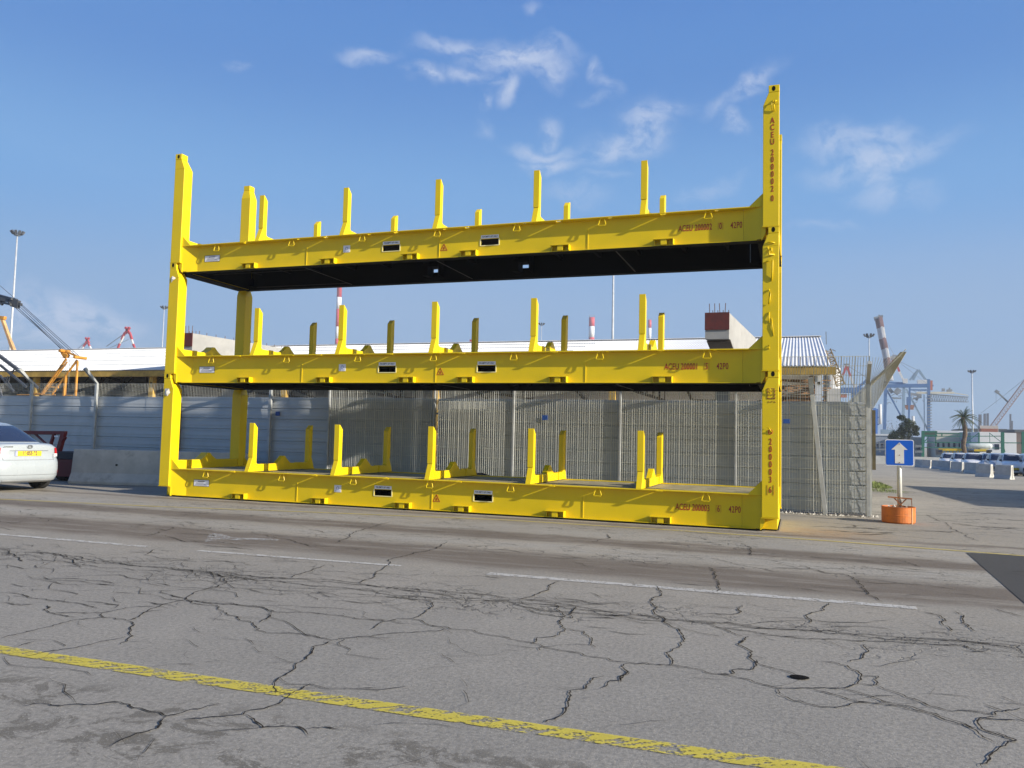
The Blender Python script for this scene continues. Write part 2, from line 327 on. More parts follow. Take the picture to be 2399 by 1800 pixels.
CB = ["0,553 95,570 130,582 250,605 380,632 510,655 620,662 700,665 800,682 880,705 950,712 1050,740 1160,765 1300,765 1420,765 1500,785 1600,820 1750,855 1850,885 1960,920 2080,960 2180,990",
"510,655 500,695 470,730 380,768","395,712 335,735 320,760 250,775 245,810 230,850 180,900 140,915","95,570 110,545 180,540 230,510 210,480 230,450 200,410 190,395","235,505 310,520 345,555 360,588",
"650,345 600,395 610,430 680,490 720,510 740,545 730,580 665,610 690,640 685,665","650,350 620,320","1020,540 1010,590 1035,620 1050,670 980,680 940,705 860,700","1050,640 1100,670 1200,695 1260,715",
"830,480 920,510 1000,540","1310,648 1400,655 1460,680 1510,710 1495,745 1420,765","1510,710 1580,712 1575,750 1495,745","1575,752 1680,790 1790,835 1900,865 2090,880 2110,865 2212,850",
"1150,790 1220,820 1330,845 1420,845 1500,825 1600,835","2100,885 2010,905 2030,940 2180,990 2100,1030 2060,1060 2030,1107","1530,575 1530,610 1500,640 1460,650","1370,395 1330,430 1290,440 1285,485",
"855,240 880,265 895,305 885,345","990,135 1030,155 1035,190","1265,235 1350,265 1430,270 1500,310 1540,350 1600,390","415,95 340,130","1790,10 1880,50 1900,75 1970,110 2010,125",
"0,370 200,395 400,430 600,450 800,480 1000,490 1200,510 1500,530 1700,545 2000,565 2212,595","0,385 250,420 450,432 650,470 850,475 1050,505 1300,515 1550,545 1800,555 2100,572 2212,580","0,400 150,430 350,445 560,470 700,480",
"880,500 1100,530 1300,550 1500,560 1750,570 1950,580 2080,620","1750,430 1850,450 1900,520","1910,430 1950,470 2010,520","2010,905 2212,910","2110,800 2200,830","1160,765 1150,790 1130,780","1300,770 1420,800 1560,830 1700,850 1820,880 1990,940 2090,1000",
"1000,405 980,440 830,440","270,410 260,460 180,450 60,420","130,582 120,600","500,690 470,740","2090,420 2212,455","900,20 940,60","1600,200 1700,215 1760,240","860,200 960,225 1100,250 1150,262","20,380 120,350 200,300"]
ck = MB()
def crack(pts, w0):
    P = [Vector((q.x, q.y, 0)) for q in pts]
    for _ in range(4):
        Q = [P[0]]
        for a, b in zip(P, P[1:]):
            d = b-a; L = d.length
            if L > .035: Q.append((a+b)/2+Vector((-d.y, d.x, 0))*random.gauss(0, .10 if L < .15 else (.075 if L < .4 else .04)))
            Q.append(b)
        P = Q
    wd = [max(.7, 1+random.gauss(0,.35)+(.8 if random.random() < .05 else 0)) for _ in P]; N = len(P); L_, R_ = [], []
    for i, q in enumerate(P):
        d = (P[min(i+1, N-1)]-P[max(i-1, 0)]); d.normalize(); nr = Vector((-d.y, d.x, 0))
        t = min(1, min(i, N-1-i)/4+.25); w = w0*wd[i]*t/2
        L_.append(q+nr*w+Vector((0,0,.006))); R_.append(q-nr*w+Vector((0,0,.006)))
    ck.add(L_+R_, [(i, N+i, N+i+1, i+1) for i in range(N-1)])
    for i in range(3, N-3):                          # side hairs
        if random.random() < .045:
            q = P[i]; an = random.uniform(0, 6.28); hp = [q]
            for k in range(random.randint(2,5)): an += random.gauss(0,.6); hp.append(hp[-1]+Vector((math.cos(an), math.sin(an)*.7, 0))*random.uniform(.03,.09))
            n = len(hp); e = w0*.28
            ck.add([h+Vector((0,e*(1-j/n),.006)) for j, h in enumerate(hp)]+[h-Vector((0,e*(1-j/n),-.006)) for j, h in enumerate(hp)], [(j, n+j, n+j+1, j+1) for j in range(n-1)])
for tb, fn in ((CA, zA), (CB, zB)):
    for i, s in enumerate(tb):
        pts = [G(*fn(*map(float, q.split(',')))) for q in s.split()]
        crack(pts, .0078 if pts[0].y < -7.6 else .0098)
random.seed(77)
def runner(x, y, L, head, w0, jit=.5):
    P = [Vector((x, y, 0))]; a = head
    while L > 0:
        st = random.uniform(.05,.16); L -= st; a = head+(a-head)*.6+random.gauss(0, jit); P.append(P[-1]+Vector((math.cos(a), math.sin(a), 0))*st)
    n = len(P); W_ = [w0*max(.2, 1+random.gauss(0,.5))*min(1, (min(i, n-1-i)+.3)/2) for i in range(n)]
    ck.add([p+Vector((0,W_[i]/2,.006)) for i, p in enumerate(P)]+[p-Vector((0,W_[i]/2,-.006)) for i, p in enumerate(P)], [(j, n+j, n+j+1, j+1) for j in range(n-1)])
    return P
for _ in range(420):
    y = random.uniform(-8.6, .3) if random.random() < .8 else random.gauss(-3.6, .8); x = random.uniform(-3, 17)
    runner(x, y, random.uniform(.12,.9), random.choice((0, math.pi))+random.gauss(0,.25), random.uniform(.005,.013))
for _ in range(90): runner(random.uniform(6,14), random.uniform(-11.5,-8.3), random.uniform(.15,.8), random.uniform(0,6.28), random.uniform(.003,.0055), .45)
for _ in range(120): runner(random.uniform(12.5,20), random.uniform(0,24), random.uniform(.3,2.2), random.gauss(0,.35), random.uniform(.012,.035))
for k in range(9):                                  # crazed band along the wheel track
    runner(random.uniform(2,7), -6.95+random.gauss(0,.28)-.02*k, random.uniform(2,8), random.gauss(.0,.03), random.uniform(.004,.008), .5)
for _ in range(210):
    x = random.uniform(3.5,15); runner(x, -6.95+random.gauss(0,.42), random.uniform(.12,.45), random.choice((1.2,-1.2,2.2,.6,-.5))+random.gauss(0,.3), random.uniform(.003,.007), .6)
tag(ck.build('road_cracks', mat('crack_dirt', (.032,.027,.022), .95, 0, .3, 20, spec=.1)), kind='structure')
# small drain hole
h = MB(); q = G(*D(1727,1465)); h.lathe([(.046,.0065),(.038,.0075),(.03,.0075)], q.x, q.y, 0, 20)
h.v = [(q.x+(v[0]-q.x)*1.25, v[1], v[2]) for v in h.v]
tag(h.build('pothole', hole), kind='structure')
# ------------------------------------------------------------------ the stacked flat racks
LX, WY, DD, PP = 12.192, 2.438, .2134, 2.3337
TOP = DD+PP
def corner_post(parent, right, rear):
    e = MB()
    mx = (lambda x: LX-x) if right else (lambda x: x); my = (lambda y: WY-y) if rear else (lambda y: y)
    def bx(m, x0, x1, y0, y1, z0, z1):
        a, b = sorted((mx(x0), mx(x1))); c, d = sorted((my(y0), my(y1))); m.box(a, b, c, d, z0, z1)
    bx(e, 0, .25, 0, .25, DD, TOP-.33)
    def ring(x, y, z): return [(mx(0), my(0), z), (mx(x), my(0), z), (mx(x), my(y), z), (mx(0), my(y), z)]
    e.hexa(ring(.25,.25,TOP-.33), ring(.165,.18,TOP-.12))
    o = recalc(e.build('corner_post', yel, parent, bevel=.006))
    c = MB(); bx(c, -.003, .165, -.003, .18, TOP-.118, TOP)
    cc = recalc(c.build('corner_casting', yel, o, bevel=.006))
    hs = MB()
    if not rear:
        hx = mx(.085); hs.prism([(hx+.028*math.cos(t*math.pi/8), TOP-.06+.042*math.sin(t*math.pi/8)) for t in range(16)], 'y', -.0045, .01)
        hs.build('casting_hole', hole, cc)
    pl = MB(); bx(pl, -.008, .262, -.008, .262, DD-.014, DD-.002); recalc(pl.build('base_plate', yel, o, bevel=.002))
    ft = MB(); poly = [(mx(.205),DD-.015),(mx(.205),.12),(mx(.258),.01),(mx(.275),.01),(mx(.275),DD-.015)]
    y0, y1 = sorted((my(.04), my(.26))); ft.prism(poly, 'y', y0, y1)
    recalc(ft.build('post_foot', yel, o))
    gs = MB(); poly = [(mx(.245),.565),(mx(.47),.565),(mx(.245),.78)]
    y0, y1 = sorted((my(.045), my(.06))); gs.prism(poly, 'y', y0, y1); recalc(gs.build('gusset', yel, o))
    return o
SLOT = [1.81, 3.71, 5.25, 6.72, 8.47, 10.32]; RING = [1.12, 2.94, 4.54, 6.13, 7.7, 9.27, 11.07]
def side_beam(parent, rear):
    my = (lambda y: WY-y) if rear else (lambda y: y)
    b = MB()
    def bx(m, x0, x1, y0, y1, z0, z1):
        c, d = sorted((my(y0), my(y1))); m.box(x0, x1, c, d, z0, z1)
    # web with two fork openings
    for x0, x1 in ((.56,4.94),(5.30,6.97),(7.32,11.63)): bx(b, x0, x1, .175, .187, .026, .555)
    for x0, x1 in ((4.94,5.30),(6.97,7.32)): bx(b, x0, x1, .175, .187, .026, .225); bx(b, x0, x1, .175, .187, .34, .555)
    for s in (0, 1):                                # flared web ends
        f = (lambda x: LX-x) if s else (lambda x: x)
        a = [(f(.56), my(.175)), (f(.25), my(.045)), (f(.25), my(.06)), (f(.56), my(.19))]
        b.hexa([(*q, .026) for q in a], [(*q, .555) for q in a])
    bx(b, .25, LX-.25, .10, .26, .014, .026)         # bottom flange
    cuts = sorted([(x, .085, .056, .155) for x in SLOT]+[(x+.14, .064, .080, .14) for x in RING if x > 2], key=lambda t: t[0]); x = .25
    for (cx_, w, ya, yb) in cuts:                    # top flange with lashing slots
        bx(b, x, cx_-w/2, .042, .215, .555, .572)
        bx(b, cx_-w/2, cx_+w/2, .042, ya, .555, .572); bx(b, cx_-w/2, cx_+w/2, yb, .215, .555, .572); x = cx_+w/2
    bx(b, x, LX-.25, .042, .215, .555, .572)
    for xx in (3.23, 6.13, 8.99): bx(b, xx, xx+.012, .166, .176, .03, .40)
    return recalc(b.build('side_beam', yel, parent, bevel=.002))
def trims(parent):                                   # front side fittings
    for x in RING:
        for rear in (0, 1):
            my = (lambda y: WY-y) if rear else (lambda y: y)
            m = MB(); y = my(.075)
            m.tube([(x-.028,y,.552),(x-.048,y-.005,.50),(x-.066,y-.012,.435),(x-.050,y-.014,.420),(x+.050,y-.014,.420),(x+.066,y-.012,.435),(x+.048,y-.005,.50),(x+.028,y,.552)], .0085, 6)
            m.box(x-.05, x-.03, y-.01, y+.01, .54, .556)
            m.build('lashing_ring', yel, parent)
    for x in SLOT:
        m = MB(); m.box(x-.06, x+.05, .02, .05, .548, .562); m.build('lashing_lug', yel, parent)
    for x in (1.91, 3.77, 5.565, 6.755, 8.515, 10.335):
        for rear in (0, 1):
            my = (lambda y: WY-y) if rear else (lambda y: y)
            m = MB()
            def bx(x0, x1, y0, y1, z0, z1): c, d = sorted((my(y0), my(y1))); m.box(x0, x1, c, d, z0, z1)
            bx(x-.18, x+.17, .055, .1745, .118, .130); bx(x+.155, x+.167, .06, .174, .027, .1175); bx(x-.05, x+.05, .07, .16, .027, .117)
            bx(x-.16, x-.15, .10, .174, .027, .1175)
            recalc(m.build('stacking_bracket', yel, parent, bevel=.002))
    for x0, x1 in ((4.94,5.30),(6.97,7.32)):         # rims of the fork openings with stickers
        m = MB(); y0, y1 = .168, .1745
        m.box(x0-.018, x0, y0, y1, .215, .345); m.box(x1, x1+.018, y0, y1, .215, .345); m.box(x0, x1, y0, y1, .210, .225)
        m.build('fork_pocket_rim', mat('pale_rim', (.8,.72,.35), .5), parent)
        s = MB(); s.box(x0, x1, .170, .1745, .350, .412); so_ = s.build('sticker', wht, parent)
        text('FOR EMPTY LIFT ONLY', .040, ink, so_, 'sticker_text', face_y((x0+x1)/2, .1690, .381), .75, bold=.0008)
    s = MB(); s.box(.75, 1.12, .170, .1745, .232, .352); s_ = s.build('data_plate', wht, parent)
    e = MB(); e.box(.742,1.128,.1715,.1735,.224,.36); e.build('plate_edge', ink, s_)
    t = MB()
    for k in range(6): t.box(.85+.028*k, .870+.028*k, .1688, .1698, .315, .334)
    for k in range(4): t.box(.78+.01*k, 1.08-.03*k, .1688, .1698, .245+.016*k, .250+.016*k)
    t.build('plate_print', ink, s_)
    s = MB(); s.box(4.07, 4.22, .170, .1745, .25, .385); s_ = s.build('notice_plate', wht, parent)
    t = MB()
    for k in range(9): 
        a = k*math.pi*2/9; t.box(4.145+.028*math.cos(a)-.006, 4.145+.028*math.cos(a)+.006, .1688, .1698, .325+.028*math.sin(a)-.006, .325+.028*math.sin(a)+.006)
    t.box(4.10,4.19,.1688,.1698,.268,.276); t.build('plate_symbol', blue_ink, s_)
    t = MB(); A = [(6.16,.172),(6.295,.172),(6.2275,.295)]
    for i in range(3):
        p, q = A[i], A[(i+1) % 3]; t.bar((p[0],.1735,p[1]), (q[0],.1735,q[1]), .004, .011, Vector((0,1,0)).cross(Vector((q[0]-p[0],0,q[1]-p[1]))))
    t.box(6.215,6.24,.1715,.1745,.19,.235); t.build('warning_triangle', red, parent)
def bolster(parent, x, full=True):
    b = MB(); z0 = .573
    # low cross bar with a peak
    pts = [(.30,z0),(.30,.715),(.80,.715),(.98,.72),(1.10,.80),(1.19,.875),(1.25,.875),(1.34,.80),(1.46,.72),(1.64,.715),(2.14,.715),(2.14,z0)]
    b.prism(pts, 'x', x-.05, x+.05)
    o = recalc(b.build('bolster', yel, parent, bevel=.004))
    for y in (.62, 1.82):
        m = MB(); m.box(x-.07, x+.07, y-.05, y+.05, .574, .725); m.build('bolster_clamp', yel, o, bevel=.003)
    for rear in (0, 1):
        my = (lambda y: WY-y) if rear else (lambda y: y)
        m = MB(); w = .055
        poly = [(.05,z0),(.176,.86),(.176,1.54),(.20,1.54),(.30,1.45),(.30,.74),(.34,.72),(.60,.60),(.60,z0)]
        m.prism([(my(a), c) for a, c in poly], 'x', x-w, x+w-.012)
        m.prism([(my(a), c) for a, c in ((.165,.86),(.165,1.545),(.18,1.545),(.18,.86))], 'x', x-w-.006, x+w-.006)
        recalc(m.build('stanchion', yel, o, bevel=.004))
    return o
def rack():
    r = empty('flat_rack_container')
    for a in (0, 1):
        for b in (0, 1): corner_post(r, a, b)
    side_beam(r, 0); side_beam(r, 1); trims(r)
    for s in (0, 1):
        f = (lambda x: LX-x) if s else (lambda x: x)
        b = MB(); x0, x1 = sorted((f(.03), f(.22)))
        pts = [(.25,.30),(.25,.735),(.80,.735),(.98,.74),(1.10,.81),(1.19,.885),(1.25,.885),(1.34,.81),(1.46,.74),(1.64,.735),(2.19,.735),(2.19,.30)]
        if s: pts = [(.25,.30),(.25,.60),(2.19,.60),(2.19,.30)]
        b.prism(pts, 'x', x0, x1)
        b.prism([(.22,.012),(.22,.30),(2.22,.30),(2.22,.012)], 'x', *sorted((f(.02), f(.32))))
        recalc(b.build('end_transom', yel, r, bevel=.003))
        m = MB(); m.box(*sorted((f(.02), f(.24))), .62-.05, .62+.05, .603 if s else .61, .745); m.build('bolster_clamp', yel, r)
    for x in (2.12, 4.09, 6.08, 8.03, 9.98): bolster(r, x)
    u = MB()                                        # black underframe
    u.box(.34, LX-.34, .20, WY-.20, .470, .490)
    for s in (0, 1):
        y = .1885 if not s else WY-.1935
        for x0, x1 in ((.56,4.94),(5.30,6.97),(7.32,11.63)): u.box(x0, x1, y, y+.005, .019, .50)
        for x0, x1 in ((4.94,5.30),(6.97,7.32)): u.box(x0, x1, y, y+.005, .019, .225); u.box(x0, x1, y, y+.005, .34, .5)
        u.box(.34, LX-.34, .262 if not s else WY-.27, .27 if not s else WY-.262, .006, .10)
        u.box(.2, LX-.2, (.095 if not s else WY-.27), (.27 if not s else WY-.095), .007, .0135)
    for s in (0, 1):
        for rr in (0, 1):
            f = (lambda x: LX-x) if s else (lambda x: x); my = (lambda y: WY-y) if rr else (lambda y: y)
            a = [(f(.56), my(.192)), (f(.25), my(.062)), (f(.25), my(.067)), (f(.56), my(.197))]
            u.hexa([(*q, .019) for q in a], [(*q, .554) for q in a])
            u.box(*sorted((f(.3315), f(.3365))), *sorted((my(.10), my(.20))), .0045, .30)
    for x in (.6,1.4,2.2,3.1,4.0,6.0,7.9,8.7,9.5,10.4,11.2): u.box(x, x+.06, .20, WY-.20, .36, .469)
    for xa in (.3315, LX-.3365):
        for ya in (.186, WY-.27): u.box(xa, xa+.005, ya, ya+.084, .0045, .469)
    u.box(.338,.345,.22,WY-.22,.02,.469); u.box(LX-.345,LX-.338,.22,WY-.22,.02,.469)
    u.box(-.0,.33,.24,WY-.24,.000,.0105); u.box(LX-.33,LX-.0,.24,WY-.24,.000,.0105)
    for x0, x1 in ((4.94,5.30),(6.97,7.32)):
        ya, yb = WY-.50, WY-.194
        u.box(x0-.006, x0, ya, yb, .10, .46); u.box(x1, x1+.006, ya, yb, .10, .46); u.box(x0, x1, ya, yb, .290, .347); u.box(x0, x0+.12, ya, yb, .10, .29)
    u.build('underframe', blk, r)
    e_ = MB()
    for x in (3.1, 6.0, 9.45): e_.box(x, x+.022, .30, WY-.30, .020, .028)
    e_.box(.7, 3.1, .50, .51, .02, .028); e_.box(.7, 3.1, WY-.46, WY-.45, .02, .028)
    e_.build('underframe_seam', mat('dark_seam', (.03,.028,.024), .6), r)
    d = MB(); n = 9; w = (WY-.44)/n
    for i in range(n): d.box(.27, LX-.27, .22+i*w+.004, .22+(i+1)*w-.004, .495, .556)
    m = mat('deck_planks', (.30,.26,.15), .8, 0, .25, 4, .3, 30, dirt=(.14,.13,.10), dscale=5, damt=.7)
    d.build('deck', m, r)
    return r
LAB = ['yellow flat rack platform at the bottom of the stack, resting on the asphalt', 'yellow flat rack platform in the middle of the stack, between two others', 'yellow flat rack platform on top of the stack, against the sky']
racks = [rack()]
for _ in range(2): racks.append(copy_tree(racks[0]))
NUM = [('200003', '6'), ('200001', '5'), ('200002', '0')]
TXY = [((1525,1098.5),), ((1500,792.5),), ((1530,491),)]
for i, rk in enumerate(racks):
    rk.location = (0, 0, .012+PP*i); tag(rk, LAB[i], 'container', 'yellow flat racks stacked three high')
    z0 = rk.location.z
    q = at(*D(*[(1525,1098.5),(1500,792.5),(1530,491)][i]), .175)
    tx = q.x; tz = q.z-z0
    text('ACEU '+NUM[i][0], .148, red, rk, 'lettering', face_y(tx-.215, .172, tz), .60, 1.08, bold=.0016)
    text(NUM[i][1], .148, red, rk, 'lettering', face_y(tx+.20, .172, tz), .60, bold=.0016)
    bm_ = MB(); x = tx+.20
    for a in ((x-.04,x-.036,tz-.06,tz+.06),(x+.036,x+.04,tz-.06,tz+.06),(x-.04,x+.04,tz+.056,tz+.06)): bm_.box(a[0],a[1],.1715,.1735,a[2],a[3])
    bm_.build('check_digit_box', red, rk)
    text('42P0', .148, red, rk, 'lettering', face_y(tx+.455, .172, tz), .60, 1.08, bold=.0016)
# scrap of dark cloth lying on the lowest deck
d_ = ray(1108,1113); p = Vector((CX,CY,CZ))+d_*((.572-CZ)/d_.z); random.seed(6); m = MB(); n = 16
ring_ = [(.42*math.cos(t*2*math.pi/n)*random.uniform(.6,1.1), .16*math.sin(t*2*math.pi/n)*random.uniform(.5,1.2)) for t in range(n)]
m.add([(0,0,.05)]+[(a*.5,b*.5,.035+random.uniform(-.012,.02)) for a,b in ring_]+[(a,b,.001) for a,b in ring_], [(0,1+i,1+(i+1)%n) for i in range(n)]+[(1+i,1+n+i,1+n+(i+1)%n,1+(i+1)%n) for i in range(n)])
tag(m.build('dark_cloth', mat('dark_cloth', (.06,.045,.04), .95, 0, .3, 9), loc=(p.x,p.y,.570)), 'crumpled dark cloth lying on the deck of the lowest yellow platform', 'cloth')
# upright numbers on the right post, read downwards
def vtext(rk, chars, zs, x):
    for c, z in zip(chars, zs):
        text(c, .138, red, rk, 'post_lettering', face_y(x, -.003, z-rk.location.z), .66, bold=.0016)
q = [at(*r5(1714, y), 0) for y in (570,660,755,845,985,1075,1170,1265,1360,1455,1580)]
vtext(racks[2], 'ACEU2000020', [p.z for p in q], q[0].x)
q = [at(*b4(1232, y), 0) for y in (380,470,560,648,738,828,948)]
vtext(racks[0], '2000036', [p.z for p in q], q[0].x)
bm_ = MB(); x, z = q[-1].x, q[-1].z-.012
for a in ((x-.05,x-.045,z-.08,z+.08),(x+.045,x+.05,z-.08,z+.08)): bm_.box(a[0],a[1],-.005,-.002,a[2],a[3])
bm_.build('check_digit_box', red, racks[0])
p = at(*b4(1230, 262), 0); m = MB(); m.tube([(p.x+.03*math.cos(t), -.003, p.z-.012+.035*math.sin(t)) for t in [k*math.pi/5 for k in range(11)]], .007, 5); m.build('post_lettering', red, racks[0])
# small framed notice painted on the bottom rack's right post
x0, x1 = at(*b1(1192,1160),0).x, at(*b1(1280,1160),0).x; za, zb = at(*b1(1235,1283),0).z, at(*b1(1235,1158),0).z
m = MB(); z0 = racks[0].location.z; za -= z0; zb -= z0
m.box(x0,x0+.008,-.005,-.002,za,zb); m.box(x1-.008,x1,-.005,-.002,za,zb); m.box(x0,x1,-.005,-.002,za,za+.008); m.box(x0,x1,-.005,-.002,zb-.008,zb)
random.seed(3)
for r_ in range(4):
    for c_ in range(3):
        xx = x0+.022+c_*.045; zz_ = zb-.05-r_*.055
        m.box(xx,xx+.006,-.005,-.002,zz_-.012,zz_+.012); zk = zz_+random.choice((-.012,0,.008)); m.box(xx+.007,xx+.020,-.005,-.002,zk,zk+.006)
m.build('framed_marking', mat('dark_red_marking', (.22,.05,.02), .6), racks[0])
# peeling film and scuffs on the right post
def curl(rk, pts, r, fn):
    m = MB(); z0 = rk.location.z
    P = []
    for (a, b, d) in pts:
        q = at(*fn(a, b), 0); P.append((q.x, -d, q.z-z0))
    m.tube(P, r, 6); m.build('peeling_strip', yel, rk, smooth=True)
curl(racks[2], [(1722,310,.004),(1705,340,.02),(1702,400,.035),(1712,455,.006)], .008, r5)
curl(racks[2], [(1765,312,.004),(1742,325,.03),(1735,380,.04),(1738,450,.01)], .010, r5)
curl(racks[1], [(1650,715,.004),(1690,708,.02),(1745,718,.006)], .009, r6)
curl(racks[1], [(1655,770,.004),(1660,820,.04),(1668,870,.03),(1740,868,.006)], .013, r6)
curl(racks[1], [(1700,780,.004),(1702,840,.03)], .010, r6)
curl(racks[1], [(1605,980,.004),(1660,950,.02),(1715,942,.03),(1712,1100,.03),(1700,1210,.004)], .012, r6)
curl(racks[1], [(1672,1320,.004),(1680,1380,.05),(1675,1450,.05),(1668,1510,.02)], .014, r6)
curl(racks[1], [(1215,260,.004),(1213,330,.02),(1215,385,.004)], .008, b1)
curl(racks[1], [(1245,330,.004),(1255,430,.012),(1268,540,.004)], .006, b1)
curl(racks[1], [(1215,650,.004),(1213,670,.02),(1215,695,.004)], .010, b1)
curl(racks[0], [(1205,210,.02),(1225,235,.04),(1240,262,.01)], .010, b4)
curl(racks[0], [(1225,1160,.02),(1232,1180,.03),(1222,1230,.01)], .007, b1)
def tatter(rk, pts, fn):
    m = MB(); z0 = rk.location.z; v = []
    for (a, b, d) in pts: q = at(*fn(a, b), 0); v.append((q.x, -d, q.z-z0))
    n = len(v); c = tuple(sum(k[i] for k in v)/n+(-.03 if i == 1 else 0) for i in range(3))
    m.add(v+[c]+[(k[0], k[1]+.004, k[2]) for k in v], [(i, (i+1) % n, n) for i in range(n)]+[tuple(n+1+i for i in range(n))])
    m.build('torn_sticker', mat('crumpled_paper', (.62,.60,.55), .7, 0, .3, 30), rk)
tatter(racks[1], [(1475,560,.005),(1500,545,.03),(1522,560,.01),(1505,578,.02),(1480,600,.006)], r1)
tatter(racks[0], [(1425,1515,.005),(1468,1515,.03),(1472,1550,.01),(1450,1580,.02),(1422,1570,.006)], r1)
# ------------------------------------------------------------------ fences
galv = mat('galvanised_sheet', (.43,.45,.455), .5, .25, .10, .8, .06, 3, dirt=(.31,.32,.32), dscale=.8, damt=.5)
galv2 = mat('galvanised_post', (.42,.43,.42), .5, .4, .12, 5, dirt=(.25,.2,.15), dscale=4, damt=.4)
wirem = mat('mesh_wire', (.58,.58,.52), .5, .4, .1, 4)
FY = 4.10
def sheet(parent, x0, x1, y, z1, off=0.):
    n = 8; h = z1/n
    prof = []
    for i in range(n):
        a = .05+i*(z1-.05)/n; hh = (z1-.05)/n
        for k in range(6):
            t = k/6; prof.append((-.012+.016*t+.0025*math.sin(t*math.pi*4), a+hh*t))
        prof.append((.006, a+hh*.94)); prof.append((.022, a+hh*.95)); prof.append((.022, a+hh*.985))
    m = MB(); P = [(y+o_, z) for o_, z in prof]; N = len(P)
    m.add([(x0, *q) for q in P]+[(x1, *q) for q in P]+[(x0, q[0]+.01, q[1]) for q in P]+[(x1, q[0]+.01, q[1]) for q in P],
          [(i, N+i, N+i+1, i+1) for i in range(N-1)]+[(2*N+i, 2*N+i+1, 3*N+i+1, 3*N+i) for i in range(N-1)])
    return m.build('corrugated_panel', galv, parent)
PX = [-14.3,-11.4,-8.54,-6.1,-3.21,-.3,1.45,4.33,6.33,8.81,11.26,13.80]
fn1 = thing('corrugated_fence', 'long grey fence of horizontal corrugated metal sheets running behind the yellow stack', 'fence', (0,0,0))
random.seed(11)
for a, b in zip(PX, PX[1:]):
    y = FY+.06+random.uniform(-.012,.012) + (.10 if a > 4 else 0)
    mid = (a+b)/2+random.uniform(-.4,.4)
    for x0, x1 in ((a, mid), (mid+.006, b+.002)): sheet(fn1, x0, x1, y+random.uniform(-.006,.006), 2.28 if a > -5 else 2.26)
rl = MB(); rl.box(-14.3, 13.8, FY+.20, FY+.24, .3, .34); rl.box(-14.3, 13.8, FY+.20, FY+.24, 1.9, 1.94); rl.build('rail', galv2, fn1)
for y0, y1, nm in ((4.35, 12, 's'),):
    m = MB(); m.box(13.86, 13.88, y0, y1, .06, 2.25); m.build('side_panel', galv, fn1)
# posts with outward cranked arms carrying welded mesh
fn2 = thing('mesh_fence', 'tall welded wire mesh fence with cranked posts leaning out along the corrugated sheets', 'fence')
for x in PX:
    m = MB(); w = .075 if (x < 0 or x > 13) else .042; zt = 2.62
    m.box(x-w/2, x+w/2, FY-.075, FY-.005, 0, zt)
    m.hexa([(x-w/2,FY-.075,zt),(x+w/2,FY-.075,zt),(x+w/2,FY-.005,zt),(x-w/2,FY-.005,zt)], [(x-w/2,FY-.52,zt+.36),(x+w/2,FY-.52,zt+.36),(x+w/2,FY-.45,zt+.42),(x-w/2,FY-.45,zt+.42)])
    recalc(m.build('post', galv2, fn2, bevel=.004))
m = MB(); m.bar((12.72, FY-.06, 2.75), (13.0, FY-.12, 0), .085, .07); m.build('leaning_post', galv2, fn2, bevel=.004)
def meshpanel(x0, x1, z0, zt, y, ztilt=.5, dy=-.45, name='wire_panel', r=.0045):
    m = MB(); r_0 = r
    n = int((x1-x0)/.05)
    for i in range(n+1):
        x = x0+i*(x1-x0)/n; r = r_0 if r_0 < .003 else r_0*(1.9 if i % 5 == 0 else random.uniform(.8,1.3))
        if z0 < zt: m.box(x-r, x+r, y-r, y+r, z0, zt)
        if ztilt: m.hexa([(x-r,y-r,zt),(x+r,y-r,zt),(x+r,y+r,zt),(x-r,y+r,zt)], [(x-r,y+dy-r,zt+ztilt),(x+r,y+dy-r,zt+ztilt),(x+r,y+dy+r,zt+ztilt),(x-r,y+dy+r,zt+ztilt)])
    r = r_0; k = max(1, int((zt-z0)/.2))
    for i in range(k+1):
        z = z0+i*(zt-z0)/k; m.box(x0, x1, y+r, y+3*r, z-r, z+r)
    if ztilt:
        for t in (.33, .66, 1): m.box(x0, x1, y+dy*t+r, y+dy*t+3*r, zt+ztilt*t-r, zt+ztilt*t+r)
    return m.build(name, wirem, fn2)
YM = FY+.02
for a, b in zip(PX, PX[1:]):
    if b <= 1.5: meshpanel(a, b, 2.26, 2.62, FY+.02, 0, r=.0022)
    else:
        meshpanel(a, b, .04, 2.62, FY-.0, .52 if a > 8 else 0)
        if 4 < a < 6: meshpanel(a+.15, b-.2, .06, 2.2, FY-.10+random.uniform(-.02,.02), 0)
# side run going back from the corner with the arm leaning outward
m = MB(); r = .0034; n = 150
for i in range(n+1):
    y = 4.1+i*.05
    m.box(13.86-r, 13.86+r, y-r, y+r, .04, 2.6)
    m.hexa([(13.86-r,y-r,2.6),(13.86+r,y-r,2.6),(13.86+r,y+r,2.6),(13.86-r,y+r,2.6)], [(14.36-r,y-r,3.12),(14.36+r,y-r,3.12),(14.36+r,y+r,3.12),(14.36-r,y+r,3.12)])
for k in range(14): z = .04+k*.197; m.box(13.86+r, 13.86+3*r, 4.1, 11.6, z-r, z+r)
for t in (.25,.5,.75,1): m.box(13.86+.5*t, 13.86+.5*t+2*r, 4.1-.45*t, 11.6, 2.6+.52*t-r, 2.6+.52*t+r)
